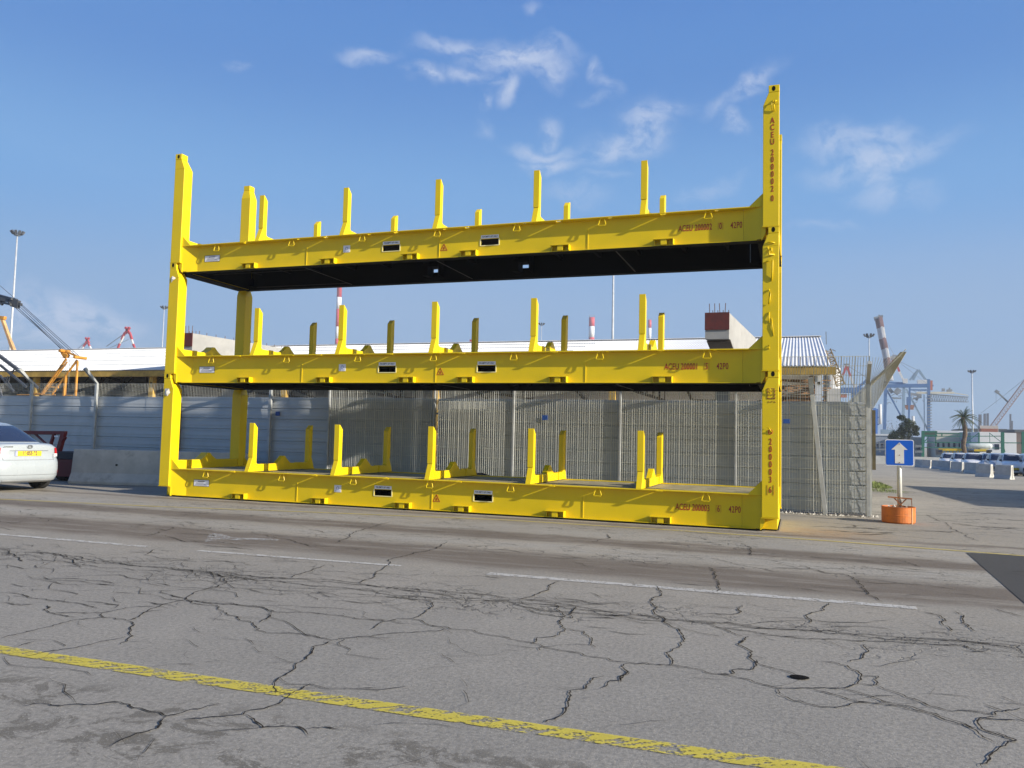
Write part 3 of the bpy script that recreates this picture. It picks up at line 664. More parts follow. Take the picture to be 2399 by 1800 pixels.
# mitred wires closing the corner
for i in range(10):
    t = i/9; m.bar((13.86, 4.1, 2.6), (13.86+.5*t, 4.1-.45*(1), 3.12) , .006) if t < 1 else m.bar((13.86,4.1,2.6),(14.44,3.6,3.26),.012)
m.build('wire_panel', wirem, fn2)
for y in (4.1, 6.6, 9.1, 11.6):
    m = MB(); m.box(13.84-.03, 13.84+.03, y+.01, y+.07, 0, 2.62); m.bar((13.84,y+.045,2.6), (14.38,y+.045 - (.4 if y < 5 else 0),3.16), .04, .04)
    m.build('post', galv2, fn2)
tm_ = MB(); A_, B_, C_ = Vector((13.86,4.04,2.08)), Vector((13.86,4.04,2.60)), Vector((14.46,3.70,3.22))
for i in range(17): t = i/16; tm_.bar(A_.lerp(B_, t), C_.lerp(C_-Vector((.10,-.02,.0)), t), .007)
for i in range(22): t = i/22; tm_.bar(A_.lerp(C_, t), B_.lerp(C_-Vector((.10,-.02,0)), t), .007)
tm_.build('corner_mesh', mat('tan_mesh', (.40,.38,.29), .7), fn2)
tb_ = MB(); tb_.box(13.872, 13.935, 4.03, 4.08, .92, 2.10); tb_.build('corner_board', mat('dark_brown_board', (.10,.085,.045), .8, 0, .3, 5), fn2)
# foot of the fence: kerb scraps and litter
random.seed(5)
lit = MB()
for i in range(170):
    x = random.uniform(11.9, 14.05) if i < 130 else random.uniform(-2, 11.9); y = random.uniform(3.72, 4.02); s = random.uniform(.012,.045)
    c = [Vector((x+random.uniform(-s,s), y+random.uniform(-s,s)*.7, .002)) for _ in range(4)]
    lit.add([c[0],c[1],c[2],(x,y,s*random.uniform(.6,1.6))], [(0,1,2),(0,1,3),(1,2,3),(2,0,3)])
tag(lit.build('litter', mat('pale_litter', (.42,.40,.36), .9, 0, .5, 40)), 'scraps of stone and litter gathered along the foot of the fence', None, kind='stuff')
for (x0, x1, z0, z1, lab) in ((12.2,12.33,1.81,1.90,'small blue notice on the sunlit fence right of the stack'),(-.17,-.04,1.80,1.91,'small dark blue notice on the shaded fence left of the second stanchion row'),(7.01,7.15,1.80,1.91,'small dark notice in the middle of the shaded mesh fence')):
    m = MB(); y = FY-.035 if x0 > 3 else FY+.015; m.box(x0, x1, y-.004, y, z0, z1)
    tag(m.build('fence_notice', mat('blue_notice', (.02,.07,.28), .5), bevel=.002), lab, 'sign', 'small notices on the fence')
# ------------------------------------------------------------------ warehouse behind
roofw = mat('white_roof_sheet', (.66,.66,.66), .5, 0, .05, 1.2, dirt=(.62,.62,.60), dscale=1.5, damt=.3)
ochre = mat('ochre_beam', (.42,.27,.06), .7, 0, .25, 3, dirt=(.2,.1,.04), dscale=4)
dark = mat('shed_steel', (.10,.08,.065), .8, .2, .3, 2)
wh = thing('warehouse', 'long open shed with white corrugated roof and ochre eave beam behind the fence', 'building')
YE, ZE, YR, ZR, XR = 12., 3.74, 23., 5.93, 13.42
m = MB(); x = -75.; pr = []
while x < XR: pr += [(x,0),(x+.022,.018),(x+.045,.018),(x+.066,0)]; x += .115
N = len(pr)
def slope(sgn):
    ye = YE if sgn > 0 else 2*YR-YE; o = len(m.v)
    m.add([(p[0], ye-.25*sgn, ZE-.05+p[1]) for p in pr]+[(p[0], YR, ZR+p[1]) for p in pr], [((i, i+1, N+i+1, N+i) if sgn > 0 else (i, N+i, N+i+1, i+1)) for i in range(N-1)])
slope(1); slope(-1); m.build('roof', roofw, wh)
m = MB()
for k in (.16,.34,.52,.70,.86):
    y = YE+(YR-YE)*k; z = ZE-.05+(ZR-ZE+.05)*(.25+(YR-YE)*k)/(YR-YE+.25)+.018; m.box(-75, 4, y, y+.05, z-.004, z+.020)
m.build('sheet_lap', mat('grey_lap', (.36,.37,.38), .6), wh)
m = MB(); m.box(-75, XR, YR-.2, YR+.2, ZR+.02, ZR+.05); m.build('ridge_cap', roofw, wh)
m = MB(); m.box(-75, XR+.12, YE-.22, YE-.10, ZE-.30, ZE-.075); m.build('eave_beam', ochre, wh)
m = MB(); m.box(-75, XR, 33.8, 34, -.3, 3.3); m.build('back_wall', mat('dark_brick_wall', (.16,.12,.095), .9, 0, .25, .6), wh)
random.seed(2)
for i in range(12):
    X = XR-.35-i*6.2
    m = MB(); m.box(X-.1, X+.1, YE, YE+.2, -.2, ZE-.3); m.build('column', ochre if i else mat('white_post', (.7,.7,.68), .5), wh)
    m = MB(); m.bar((X, YE, ZE-.25), (X, YR, ZR-.25), .1, .14); m.bar((X, YE, ZE-.55), (X, YR, ZE-.55), .08, .1); m.bar((X, 34, ZE-.25), (X, YR, ZR-.25), .1, .14)
    for k in range(7):
        y0 = YE+k*1.57; z_ = ZE-.25+(ZR-ZE)*(k*1.57)/11
        m.bar((X, y0, ZE-.55), (X, y0+1.5, z_+.28), .05); m.bar((X, y0+1.5, z_+.28), (X, y0+1.57, ZE-.55), .05)
    m.build('roof_truss', dark, wh)
m = MB()
for k in range(9):
    y = YE+.6+k*1.2; m.box(-75, XR-.1, y, y+.07, ZE-.20+(y-YE)*.199-.08, ZE-.20+(y-YE)*.199)
m.build('purlins', mat('purlin_grey', (.30,.28,.25), .7, .2), wh)
for k, (xx, w, hh, c) in enumerate(((-12,3,2.9,(.35,.33,.3)),(-3,4,2.75,(.30,.24,.2)),(3,5,2.8,(.33,.28,.25)),(9,3.2,2.9,(.28,.26,.24)),(-20,4,2.8,(.25,.25,.27)),(12.1,.9,2.75,(.35,.33,.30)))):
    m = MB(); m.box(xx, xx+w, 16, 18.2, -.2, hh); 
    for j in range(int(w/.3)): m.box(xx+.1+j*.3, xx+.16+j*.3, 15.97, 16.0, .1, hh-.12)
    m.box(xx-.03, xx+w+.03, 15.98, 16.01, hh-.1, hh)
    tag(m.build('storage_box', mat('storage_%d' % k, c, .8, 0, .2, 1.5)), ['pale grey slatted crate stored under the shed roof, second from the left','reddish slatted crate under the shed left of centre','long brown slatted crate under the shed behind the stack','grey brown slatted crate behind the right part of the mesh fence','bluish slatted crate at the far left under the shed','narrow slatted crate at the right end of the shed'][k], 'crate', 'crates stored in the shed')
# bundle of timber and pipes under the right eave
random.seed(9)
m = MB()
for k in range(16):
    z = 2.75+random.uniform(0,.65); x0 = 11.8+random.uniform(-.4,.2); m.bar((x0, 12.6+random.uniform(-.3,.6), z), (x0+1.5, 12.6+random.uniform(-.3,.6), z+random.uniform(-.12,.12)), .035)
m.box(11.4, 13.2, 13.2, 13.9, 2.0, 2.8)
tag(m.build('timber_stack', mat('rusty_timber', (.26,.15,.08), .9, 0, .4, 9)), 'rusty brown bars and timber stacked under the right end of the shed roof', 'timber stack')
# precast concrete beams over the roof
conc = mat('white_concrete', (.30,.295,.28), .85, 0, .1, 2, .2, 20, dirt=(.21,.20,.18), dscale=2.5, damt=.5)
t4 = math.tan(R(4.2))
def cbeam(name, x0, x1, z0, z1, Y0, length, lab, colx):
    e = thing(name, lab, 'concrete beam', (x0, Y0, 0), 0, 'concrete beams standing over the shed')
    w = x1-x0; zl = z1-z0
    m = MB(); prof = [(0,z1),(length,z1),(length,z0-.30),(1.25,z0-.30),(.30,z0),(0,z0)]
    v = [(y*t4, y, z) for y, z in prof]; n = len(v)
    m.add(v+[(a+w, b, c) for a, b, c in v], [tuple(range(n)), tuple(range(n, 2*n))[::-1]]+[(i, n+i, n+(i+1) % n, (i+1) % n) for i in range(n)])
    recalc(m.build('beam', conc, e))
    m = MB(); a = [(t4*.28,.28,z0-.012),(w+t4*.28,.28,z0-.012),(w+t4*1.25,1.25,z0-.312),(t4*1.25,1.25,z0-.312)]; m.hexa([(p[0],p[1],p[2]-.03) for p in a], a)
    m.box(t4*1.25, w+t4*1.25, 1.25, length, z0-.34, z0-.303); m.build('formwork', mat('brown_formwork', (.10,.08,.06), .9, 0, .2, 4), e)  # dark brown slabs put the shade of the beam's underside into colour
    m = MB(); m.box(-.01, w+.01, -.03, -.004, z0+zl*.35, z1+.01); m.build('end_board', mat('dark_red_board', (.10,.02,.018), .8, 0, .25, 5), e)
    m = MB(); random.seed(4)
    for k in range(8): m.tube([(.12+w*.75*k/7, .1+.3*(k % 2), z1-.02), (.12+w*.75*k/7+random.uniform(-.02,.02), .1+.3*(k % 2), z1+(.30 if k % 2 == 0 else .14))], .012, 5)
    for k in range(10): y = 1+k*(length-1.2)/9; m.tube([(y*t4+w*.6, y, z1-.02), (y*t4+w*.6, y, z1+.14)], .012, 5)
    m.build('rebar', mat('rusty_rebar', (.12,.07,.05), .9), e)
    m = MB(); m.box(colx[0], colx[1], 2.0, 2.4, -.2, z0-.38); m.build('column', conc, e)
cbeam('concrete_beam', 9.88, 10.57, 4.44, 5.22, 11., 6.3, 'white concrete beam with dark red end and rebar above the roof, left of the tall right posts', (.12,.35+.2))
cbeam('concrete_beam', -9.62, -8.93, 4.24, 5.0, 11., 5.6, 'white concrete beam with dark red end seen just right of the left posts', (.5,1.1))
# white lumps seen between mesh and eave
# ------------------------------------------------------------------ jersey barrier on the left
def jersey(L, h, wt, wb):
    s = h
    return [(-wb/2,0),(-wb/2,.08*s),(-wb*.30,.32*s),(-wt/2,s),(wt/2,s),(wb*.30,.32*s),(wb/2,.08*s),(wb/2,0)]
cgrey = mat('grey_concrete', (.46,.45,.42), .9, 0, .12, 2.5, .3, 25, dirt=(.22,.2,.18), dscale=3, damt=.55)
e = thing('concrete_barrier', 'long grey concrete jersey barrier lying between the white car and the yellow stack', 'barrier', (-4.45, 1.98, 0), math.atan2(.62,2.2))
m = MB(); m.prism(jersey(4, .85, .20, .55), 'x', 0, 4.4); recalc(m.build('barrier_body', cgrey, e, bevel=.012))
m = MB(); m.tube([(1.15,-.135,.48),(1.15,-.18,.48)], .02, 8); m.build('lifting_hole', hole, e)
# ------------------------------------------------------------------ red steel frame behind the car
redp = mat('dark_red_paint', (.13,.012,.014), .5, 0, .15, 4)
e = thing('trailer_frame', 'dark red steel trailer headboard standing between the white car and the fence', 'trailer')
Yt = 2.6
def bars(m, Y, fn, lst, dy=0):
    for (a, b, c, d, w) in lst:
        m.bar(at(*fn(a, b), Y+dy), at(*fn(c, d), Y+dy), w, w*.8)
m = MB(); bars(m, Yt, r2, [(180,600,570,603,.09),(555,600,490,830,.12),(470,610,440,700,.07),(440,700,480,830,.06),(560,640,520,700,.10)]); m.build('headboard', redp, e)
m = MB(); bars(m, Yt+.5, r2, [(200,612,560,612,.07),(300,612,420,720,.05)]); m.build('rear_frame', redp, e)
m = MB(); a = at(*r2(350,1010), Yt-.3); c = at(*r2(620,930), Yt-.3)
m.box(a.x, c.x+.1, Yt-.3, Yt+.6, .12, .55); m.build('chassis', redp, e)
m = MB(); m.box(a.x, c.x+.05, Yt-.25, Yt+.6, .56, .74); m.build('deck', mat('black_deck', (.03,.03,.035), .7), e)
m = MB(); q = at(*r2(492,637), Yt-.06); m.box(q.x-.06, q.x+.06, Yt-.09, Yt-.07, q.z-.02, q.z+.02); m.build('reflector', wht, e)
for dx in (.35, 1.2):
    m = MB(); m.tube([(a.x+dx, Yt, .27),(a.x+dx, Yt+.22, .27)], .27, 16); m.build('wheel', mat('tyre_rubber', (.018,.018,.018), .85), e)
# ------------------------------------------------------------------ cars
tyre = mat('tyre_rubber', (.018,.018,.018), .85)
def carpaint(nm, c): 
    m = mat(nm, c, .28, 0, .02, 1); m.node_tree.nodes['Principled BSDF'].inputs['Coat Weight'].default_value = .6; return m
glass = mat('dark_glass', (.02,.03,.06), .15, 0, .1, 1, spec=.22)
tail_red = mat('red_lamp', (.45,.01,.012), .2, 0, .15, 30)
lampw = mat('clear_lamp', (.75,.76,.78), .15, 0, .1, 20)
def sg(c, p): return math.copysign(abs(c)**p, c)
def car(name, label, group, paintm, rings, ghouse, detail, loc, rz):
    """rings: (z, halfwidth, rear_x, front_x, exponent); x runs from the rear (0) towards the front"""
    e = thing(name, label, 'car', loc, rz, group)
    NS = 64
    def pt(rg, th, off=0.):
        z, w, ra, fr, ex = rg; cx_ = (ra+fr)/2; a = (fr-ra)/2+off
        return Vector((cx_-a*sg(math.cos(th), 2/ex), (w+off)*sg(math.sin(th), 2/ex), z))
    def loft(rg, cap=True):
        m = MB(); vs = [pt(q, 2*math.pi*j/NS) for q in rg for j in range(NS)]
        fs = [(i*NS+j, i*NS+(j+1) % NS, (i+1)*NS+(j+1) % NS, (i+1)*NS+j) for i in range(len(rg)-1) for j in range(NS)]
        if cap: fs += [tuple(range(NS)), tuple(range((len(rg)-1)*NS, len(rg)*NS))[::-1]]
        return m.add(vs, fs)
    o = recalc(loft(rings).build('body', paintm, e, smooth=True))
    o2 = recalc(loft(ghouse).build('roof', paintm, e, smooth=True))
    def interp(rg, z):
        for a, b in zip(rg, rg[1:]):
            if a[0] <= z <= b[0]:
                t = (z-a[0])/max(1e-6, b[0]-a[0]); return tuple(a[i]+(b[i]-a[i])*t for i in range(5))
        return rg[-1]
    def patch(nm, mt, rg, z0, z1, th0, th1, off=.006, nz=6, nt=14, shear=0., parent=None, taper=0.):
        m = MB(); vs = []
        for i in range(nz+1):
            z = z0+(z1-z0)*i/nz; R_ = interp(rg, z)
            for j in range(nt+1):
                t = j/nt; tm = (th0+th1)/2; k = 1-taper*i/nz
                th = tm+(th0-tm)*(1-2*t)*k+shear*i/nz
                vs.append(pt(R_, th, off))
        W_ = nt+1
        m.add(vs, [(i*W_+j, i*W_+j+1, (i+1)*W_+j+1, (i+1)*W_+j) for i in range(nz) for j in range(nt)])
        return m.build(nm, mt, parent or e, smooth=True)
    detail(e, patch, pt, interp)
    return e
def wheels(e, w, xs, r=.305, tw=.19):
    for x in xs:
        for s in (-1, 1):
            m = MB(); y0, y1 = s*(w-.03), s*(w-.03-tw)
            m.tube([(x, y0, r),(x, (y0*.97+y1*.03), r),(x, y1, r)], [r*.92, r, r*.97], 28); o = m.build('wheel', tyre, e)
            m = MB(); m.tube([(x, y0+s*.004, r),(x, y0-s*.05, r)], r*.62, 20); m.build('rim', mat('alloy', (.5,.5,.52), .3, .8), o)
white = carpaint('white_car_paint', (.34,.375,.40))
SED = [(.19,.74,.16,4.1,6),(.23,.81,.06,4.2,6),(.33,.845,.02,4.26,6),(.47,.85,.0,4.3,6),(.60,.85,.01,4.3,6),(.66,.85,.035,4.28,6),(.70,.848,.065,4.25,6),(.82,.84,.075,4.15,6),(.93,.82,.07,3.95,5.6),(.985,.79,.075,3.6,4.2),(1.005,.765,.12,3.4,4),(1.02,.72,.25,3.2,4)]
SGH = [(1.00,.735,.40,3.2,4.5),(1.03,.72,.52,3.1,4.5),(1.12,.675,.70,2.95,4.2),(1.22,.63,.90,2.75,4),(1.32,.585,1.12,2.55,3.8),(1.39,.55,1.32,2.4,3.6),(1.43,.51,1.5,2.3,3.4),(1.455,.44,1.68,2.2,3.2),(1.468,.3,1.85,2.1,3)]
def sedan_detail(e, patch, pt, interp):
    wheels(e, .86, (.80, 3.4))
    wn = patch('rear_window', glass, SGH, 1.045, 1.40, -1.02, 1.02, .008, 10, 24)
    for s in (-1, 1):
        patch('side_window', glass, SGH, 1.06, 1.36, s*1.75, s*1.32, .008, 6, 10)
        a, b = (s*.62, s*1.42)
        patch('tail_lamp', tail_red, SED, .80, .925, s*.33, s*.92, .012, 5, 14, shear=s*.05)
        patch('tail_lamp_lens', lampw, SED, .735, .80, s*.27, s*.86, .012, 3, 12, shear=s*.05)
        patch('reflector', tail_red, SED, .385, .435, s*.50, s*.95, .009, 2, 10)
    patch('trunk_seam', mat('seam', (.12,.12,.13), .6), SED, .668, .673, -.26, .26, .004, 1, 18)
    for s in (-1, 1): patch('trunk_seam', MAT['seam'], SED, .67, .79, s*.26, s*.272, .004, 4, 1)
    patch('lower_seam', MAT['seam'], SED, .353, .360, -.8, .8, .004, 1, 18)
    patch('lower_valance', mat('grey_valance', (.25,.26,.27), .6), SED, .215, .262, -.30, .30, .008, 3, 18)
    patch('plate_hood', MAT['seam'], SED, .860, .868, -.13, .13, .010, 1, 12)
    X = pt(interp(SED, .80), 0).x-.018
    m = MB(); m.box(X, X+.01, -.26, .26, .755, .855)
    o = m.build('number_plate', mat('yellow_plate', (.80,.55,.03), .45), e)
    mt = Matrix.Translation((X-.002, 0, .805)) @ Matrix.Rotation(R(-90), 4, 'Z') @ Matrix.Rotation(R(90), 4, 'X')
    text('16·055·32', .112, ink, o, 'plate_text', mt, .72, bold=.004)
    m = MB(); m.box(X-.002, X+.008, .262, .31, .755, .855); m.build('country_band', mat('country_band', (.35,.38,.55), .5), o)
    # oval emblem
    X = pt(interp(SED, .945), 0).x-.012; m = MB()
    m.tube([(X, .062*math.cos(t), .948+.033*math.sin(t)) for t in [k*math.pi/8 for k in range(17)]], .006, 6)
    for s in (-1, 1): m.bar((X, s*.034-.01, .925), (X, s*.034+.01, .971), .010)
    m.bar((X, -.03, .944), (X, .03, .952), .009); m.build('emblem', mat('chrome', (.55,.56,.58), .2, .9), e)
    m = MB()
    for k in range(6): m.box(X+.002, X+.006, .36+k*.032, .382+k*.032, .938, .956)
    m.build('badge_lettering', MAT['chrome'], e)
    m = MB()
    for y in (-.33, .33):
        m.lathe([(.10,0),(.125,.06),(.12,.16),(.07,.21)], 1.25, y, 1.06, 12)
    m.build('headrest', mat('grey_cloth', (.25,.25,.27), .9), e)
car('parked_sedan', 'white sedan seen from behind at the left edge, yellow number plate showing', None, white, SED, SGH, sedan_detail, (-2.84, -.62, 0), R(180-7))
# ------------------------------------------------------------------ traffic sign in drum
def frame_at(px, Y): return at(*px, Y)
SY = 2.93; sx = 14.235
e = thing('traffic_sign', 'square blue sign with white upward arrow on a pole, standing in the orange drum', 'sign', (sx, SY, 0))
m = MB(); hw = .24; z0, z1 = 1.04, 1.52; c = .035
def rsq(hw, z0, z1, c, n=5):
    P = []
    for (cx_, cz_, a0) in ((hw-c, z0+c, -90),(hw-c, z1-c, 0),(-hw+c, z1-c, 90),(-hw+c, z0+c, 180)):
        for k in range(n+1): a = R(a0+90*k/n); P.append((cx_+c*math.cos(a), cz_+c*math.sin(a)))
    return P
m.prism(rsq(.24,1.04,1.52,.035), 'y', -.058, -.05); recalc(m.build('sign_border', mat('sign_white', (.72,.74,.78), .4), e))
m = MB(); m.prism(rsq(.226,1.054,1.506,.028), 'y', -.0615, -.0585); recalc(m.build('sign_face', mat('sign_blue', (.005,.10,.55), .35, 0, .04), e))
m = MB(); m.prism([(-.075,1.085),(.075,1.085),(.075,1.335),(.135,1.335),(.0,1.468),(-.135,1.335),(-.075,1.335)], 'y', -.0645, -.062); recalc(m.build('arrow', mat('arrow_white', (.62,.62,.60), .5), e))
m = MB()
for z in (1.10,1.235,1.44): m.tube([(0,-.064,z),(0,-.069,z)], .009, 8)
m.build('bolt', rust, e)
m = MB(); m.tube([(.005,0,.05),(0,0,1.50)], .042, 16); m.build('pole', mat('sign_pole', (.50,.50,.46), .5, .2, .1, 8, dirt=(.35,.32,.25), dscale=6), e, smooth=True)
m = MB(); m.bar((-.2,-.07,.47),(.2,-.07,.45), .025); m.bar((-.1,-.06,.46),(.05,-.05,.30), .02); m.bar((.12,-.06,.46),(-.02,-.05,.30), .02); m.bar((.19,-.07,.46),(.2,-.05,.28), .012); m.build('brace', rust, e)
orange = mat('orange_drum', (.52,.14,.02), .6, 0, .15, 4, .15, 12, dirt=(.25,.09,.03), dscale=5, damt=.7)
e2 = thing('orange_drum', 'cut down rusty orange steel drum holding the arrow sign', 'drum', (sx-.01, SY+.08, 0))
m = MB(); m.lathe([(.265,0),(.285,.02),(.285,.13),(.289,.14),(.285,.15),(.285,.285),(.29,.295),(.275,.297),(.27,.20),(.01,.19)], 0, 0, 0, 40); m.build('drum_shell', orange, e2, smooth=False)
m = MB(); m.tube([(.20,-.205,.0),(.20,-.207,.29)], .012, 6); m.build('seam', mat('seam_light', (.6,.35,.2), .6), e2)
random.seed(8)
m = MB()
for k in range(40):
    a = random.uniform(0,6.28); r_ = random.uniform(0,.22); s = random.uniform(.03,.065); c = Vector((r_*math.cos(a), r_*math.sin(a), .20+random.uniform(0,.08)))
    v = [c+Vector((random.uniform(-s,s), random.uniform(-s,s), random.uniform(-s,s))) for _ in range(6)]
    m.add(v, [(0,1,2),(0,2,3),(0,3,1),(1,2,4),(2,3,4),(3,1,4),(1,5,2),(3,4,5)])
tag(m.build('rubble', mat('rubble_stone', (.42,.38,.33), .9, 0, .3, 9)), 'rubble and stones filling the orange drum', None, kind='stuff').location = (sx-.01, SY+.08, 0)
# ------------------------------------------------------------------ row of small barriers and parked cars to the right
def Gy(u, v): return G(u, v)
jb = [(2060,722,2150),(1820,697,1845),(1650,655,1665),(1480,640,1500),(1340,615,1355),(1230,602,1245),(1105,590,1120),(1020,580,1030)]
A0 = G(*b3(2075,725)); A1 = G(*b3(930,572))
dirv = (A1-A0); dirv.z = 0; Ltot = dirv.length; dirv.normalize(); ang = math.atan2(dirv.y, dirv.x)
proto = None; LABB = ['nearest of the small concrete barriers at the right edge, bright end showing','second concrete barrier of the row from the right edge','third concrete barrier of the row from the right edge','fourth concrete barrier of the row from the right edge','fifth concrete barrier of the row, in front of the parked cars','sixth concrete barrier of the row, near its far end','seventh concrete barrier of the row, close to the blue sign','farthest concrete barrier of the row, beside the blue sign','ninth and last barrier, half behind the blue sign']
nb = 8; step = Ltot/nb
for i in range(nb):
    p = G(*b3(jb[i][0]+12, jb[i][1]+2)); p.z = gz(p.y)-.02
    if proto is None:
        proto = empty('concrete_barrier'); m = MB(); m.prism(jersey(1, .80, .26, .56), 'x', -.86, 0); recalc(m.build('barrier_body', cgrey, proto, bevel=.015))
        m = MB(); m.box(-.002, .004, -.022, .022, .08, .70); m.build('end_slot', MAT['brown_formwork'], proto); o = proto
    else: o = copy_tree(proto)
    o.location = p; o.rotation_euler = (0, 0, R(-37+random.uniform(-2,2))); tag(o, LABB[i], 'barrier', 'row of small concrete barriers beside the parked cars')
HB = [(.2,.74,.1,3.75,5),(.3,.82,.02,3.84,4.6),(.5,.84,.0,3.88,4.4),(.68,.84,.0,3.86,4.4),(.8,.83,.02,3.75,4.6),(.88,.81,.03,3.5,4.4),(.95,.78,.05,3.1,4.2),(.99,.74,.08,2.9,4)]
HG = [(.96,.75,.05,3.0,4.5),(1.05,.72,.08,2.85,4.3),(1.2,.66,.15,2.6,4),(1.35,.60,.25,2.35,3.8),(1.44,.54,.4,2.1,3.6),(1.49,.42,.6,1.9,3.2),(1.505,.25,.8,1.7,3)]
def hatch_detail(e, patch, pt, interp):
    wheels(e, .84, (.65, 3.15), .3)
    patch('windscreen', glass, HG, 1.0, 1.42, math.pi-.95, math.pi+.95, .01, 8, 20)
    for s in (-1, 1):
        patch('side_window', glass, HG, 1.02, 1.38, s*1.15, s*2.0, .01, 5, 12)
        patch('headlight', lampw, HB, .66, .80, s*(math.pi-.55), s*(math.pi-1.2), .01, 3, 8)
        m = MB(); m.box(2.35, 2.5, s*.80-.07, s*.80+.07, .95, 1.08); m.build('door_mirror', MAT['dark_glass'], e, bevel=.02)
    patch('grille', mat('grille_black', (.02,.02,.022), .5), HB, .35, .55, math.pi-.6, math.pi+.6, .01, 3, 12)
    m = MB(); X = pt(interp(HB, .45), math.pi).x+.02; m.box(X, X+.01, -.25, .25, .42, .52); m.build('number_plate', MAT['yellow_plate'], e)
grey_c = carpaint('silver_car_paint', (.35,.36,.38)); far_w = carpaint('bright_white_paint', (.88,.85,.80))
cars = [(2225,1063.6,78,'farthest white hatchback in the row behind the barriers',far_w),(2253,1064,71,'second farthest white hatchback behind the barriers',far_w),(2281,1064.5,65,'white hatchback in the middle of the row, its bonnet above a barrier',far_w),
        (2322,1065.2,64,'silver hatchback in the row, partly hidden by its white neighbour',grey_c),(2341,1065.2,60,'dark windowed silver hatchback next to the last white car',grey_c),(2372,1066,56,'white hatchback nearest the right edge, bonnet and windscreen showing',far_w),(2420,1066.5,54,'white hatchback cut off by the right edge of the photo',far_w)]
hp = {}
for u, v, dist, lab, pm_ in cars:
    d = ray(u, v); P = Vector((CX, CY, CZ))+d*dist
    zr = gz(P.y)
    if pm_.name in hp: o = copy_tree(hp[pm_.name])
    else: o = hp[pm_.name] = car('parked_car', lab, None, pm_, HB, HG, hatch_detail, (0,0,0), 0)
    rz = R(-93)+random.uniform(-.04,.04)
    off = Matrix.Rotation(rz, 4, 'Z') @ Vector((2.0, 0, 0))
    o.location = (P.x-off.x, P.y-off.y, zr); o.rotation_euler = (0,0,rz); tag(o, lab, 'car', 'white and silver cars parked behind the barriers')
# ------------------------------------------------------------------ distant things, right
def pth(name, label, cat, group=None): return thing(name, label, cat, (0,0,0), 0, group)
fblue = mat('crane_blue', (.06,.15,.34), .6, 0, .1, .1); lblue = mat('crane_light_blue', (.22,.32,.42), .6, 0, .1, .1)
fred = mat('crane_red', (.42,.05,.06), .6, 0, .1, .2); fwhite = mat('crane_white', (.62,.62,.62), .6, 0, .1, .2); fbrown = mat('crane_faded_red', (.27,.16,.15), .7, 0, .2, .2)
fgrey = mat('far_grey', (.22,.24,.26), .7, 0, .2, .2); fcream = mat('cream_wall', (.62,.58,.46), .8, 0, .08, .1)
def fbars(name, m_, parent, Y, fn, lst, depth=0.):
    m = MB()
    for (a, b, c, d, w) in lst: m.bar(at(*fn(a, b), Y), at(*fn(c, d), Y+depth), w)
    return m.build(name, m_, parent)
def lattice(m, p, q, w, n, t, t2=None):
    p, q = Vector(p), Vector(q); d = (q-p).normalized(); a = d.cross(Vector((0,1,0))).normalized()*(w/2); b = Vector((0,1,0))*(w/2)
    C = [a+b, a-b, -a-b, -a+b]; taper = lambda s: (1 if t2 is None else 1+(t2-1)*s)
    for c in C: m.bar(p+c, q+c*taper(1), t)
    for k in range(n):
        s0, s1 = k/n, (k+1)/n; P, Q = p.lerp(q, s0), p.lerp(q, s1)
        for i in range(4):
            i2 = (i+1) % 4
            m.bar(P+C[i]*taper(s0), Q+C[i2]*taper(s1), t*.6); m.bar(P+C[i]*taper(s0), P+C[i2]*taper(s0), t*.5)
# flood light masts
def mast(u, vt, vb, dist_Y, hw, lab, n=8, r=.22, group='tall floodlight masts'):
    b0 = at(u[1], vb, dist_Y); t0 = at(u[0], vt, dist_Y); base = gz(dist_Y)
    e = thing('floodlight_mast', lab, 'floodlight mast', (t0.x, dist_Y, base), 0, group)
    H = t0.z-base; k = (b0.x-t0.x)/max(1e-6, (t0.z-b0.z))
    m = MB(); m.tube([(k*H*0, 0, 0),(0,0,H)], [r*1.5, r*.7], 10); m.build('pole', mat('mast_grey', (.50,.52,.54), .5, .2), e, smooth=True)
    m = MB(); m.tube([(hw*.45*math.cos(t), hw*.45*math.sin(t), H-hw*.35) for t in [j*math.pi/8 for j in range(17)]], hw*.04, 5)
    for j in range(4): a = j*math.pi/2; m.bar((0,0,H-hw*.35),(hw*.45*math.cos(a),hw*.45*math.sin(a),H-hw*.35), hw*.05)
    m.build('ring', fgrey, e)
    for j in range(n):
        a = j*2*math.pi/n+.3; c, s = math.cos(a), math.sin(a); m = MB()
        m.bar((hw*.4*c, hw*.4*s, H-hw*.3), (hw*.8*c, hw*.8*s, H+hw*.12), hw*.08)
        m.bar((hw*.70*c, hw*.70*s, H-hw*.12), (hw*1.0*c, hw*1.0*s, H+hw*.32), hw*.36, hw*.2); m.build('lamp', mat('lamp_body', (.08,.09,.11), .5), e)
    m = MB(); m.tube([(0,0,H),(0,0,H+hw*.6)], hw*.02, 4); m.build('lightning_rod', fgrey, e)
def sc_(px, Y): return px/F*(at(1200,1000,Y)-Vector((CX,CY,CZ))).dot(fw)
def mst(px, top, bottom, Y, headpx, lab, r=2., **k): mast((px, px), top, bottom, Y, sc_(headpx/2, Y)/1.0, lab, r=sc_(r, Y), **k)
mst(41, 547, 824, 70, 38, 'tall floodlight mast at the far left with a wide lamp crown', 3.0, n=10)
mst(385, 721, 820, 95, 22, 'floodlight mast half hidden by the left yellow posts', 1.4)
mst(2036, 787, 910, 130, 21, 'floodlight mast behind the fence corner beside the raised crane boom', 1.2)
mst(2277, 871, 1015, 170, 15, 'floodlight mast behind the palm tree', 1.3)
mst(1269, 760, 803, 110, 15, 'small floodlight mast between the stanchions above the white roof', .9)
e = pth('radio_mast', 'plain slim white pole rising above the white roof behind the middle rack', 'mast')
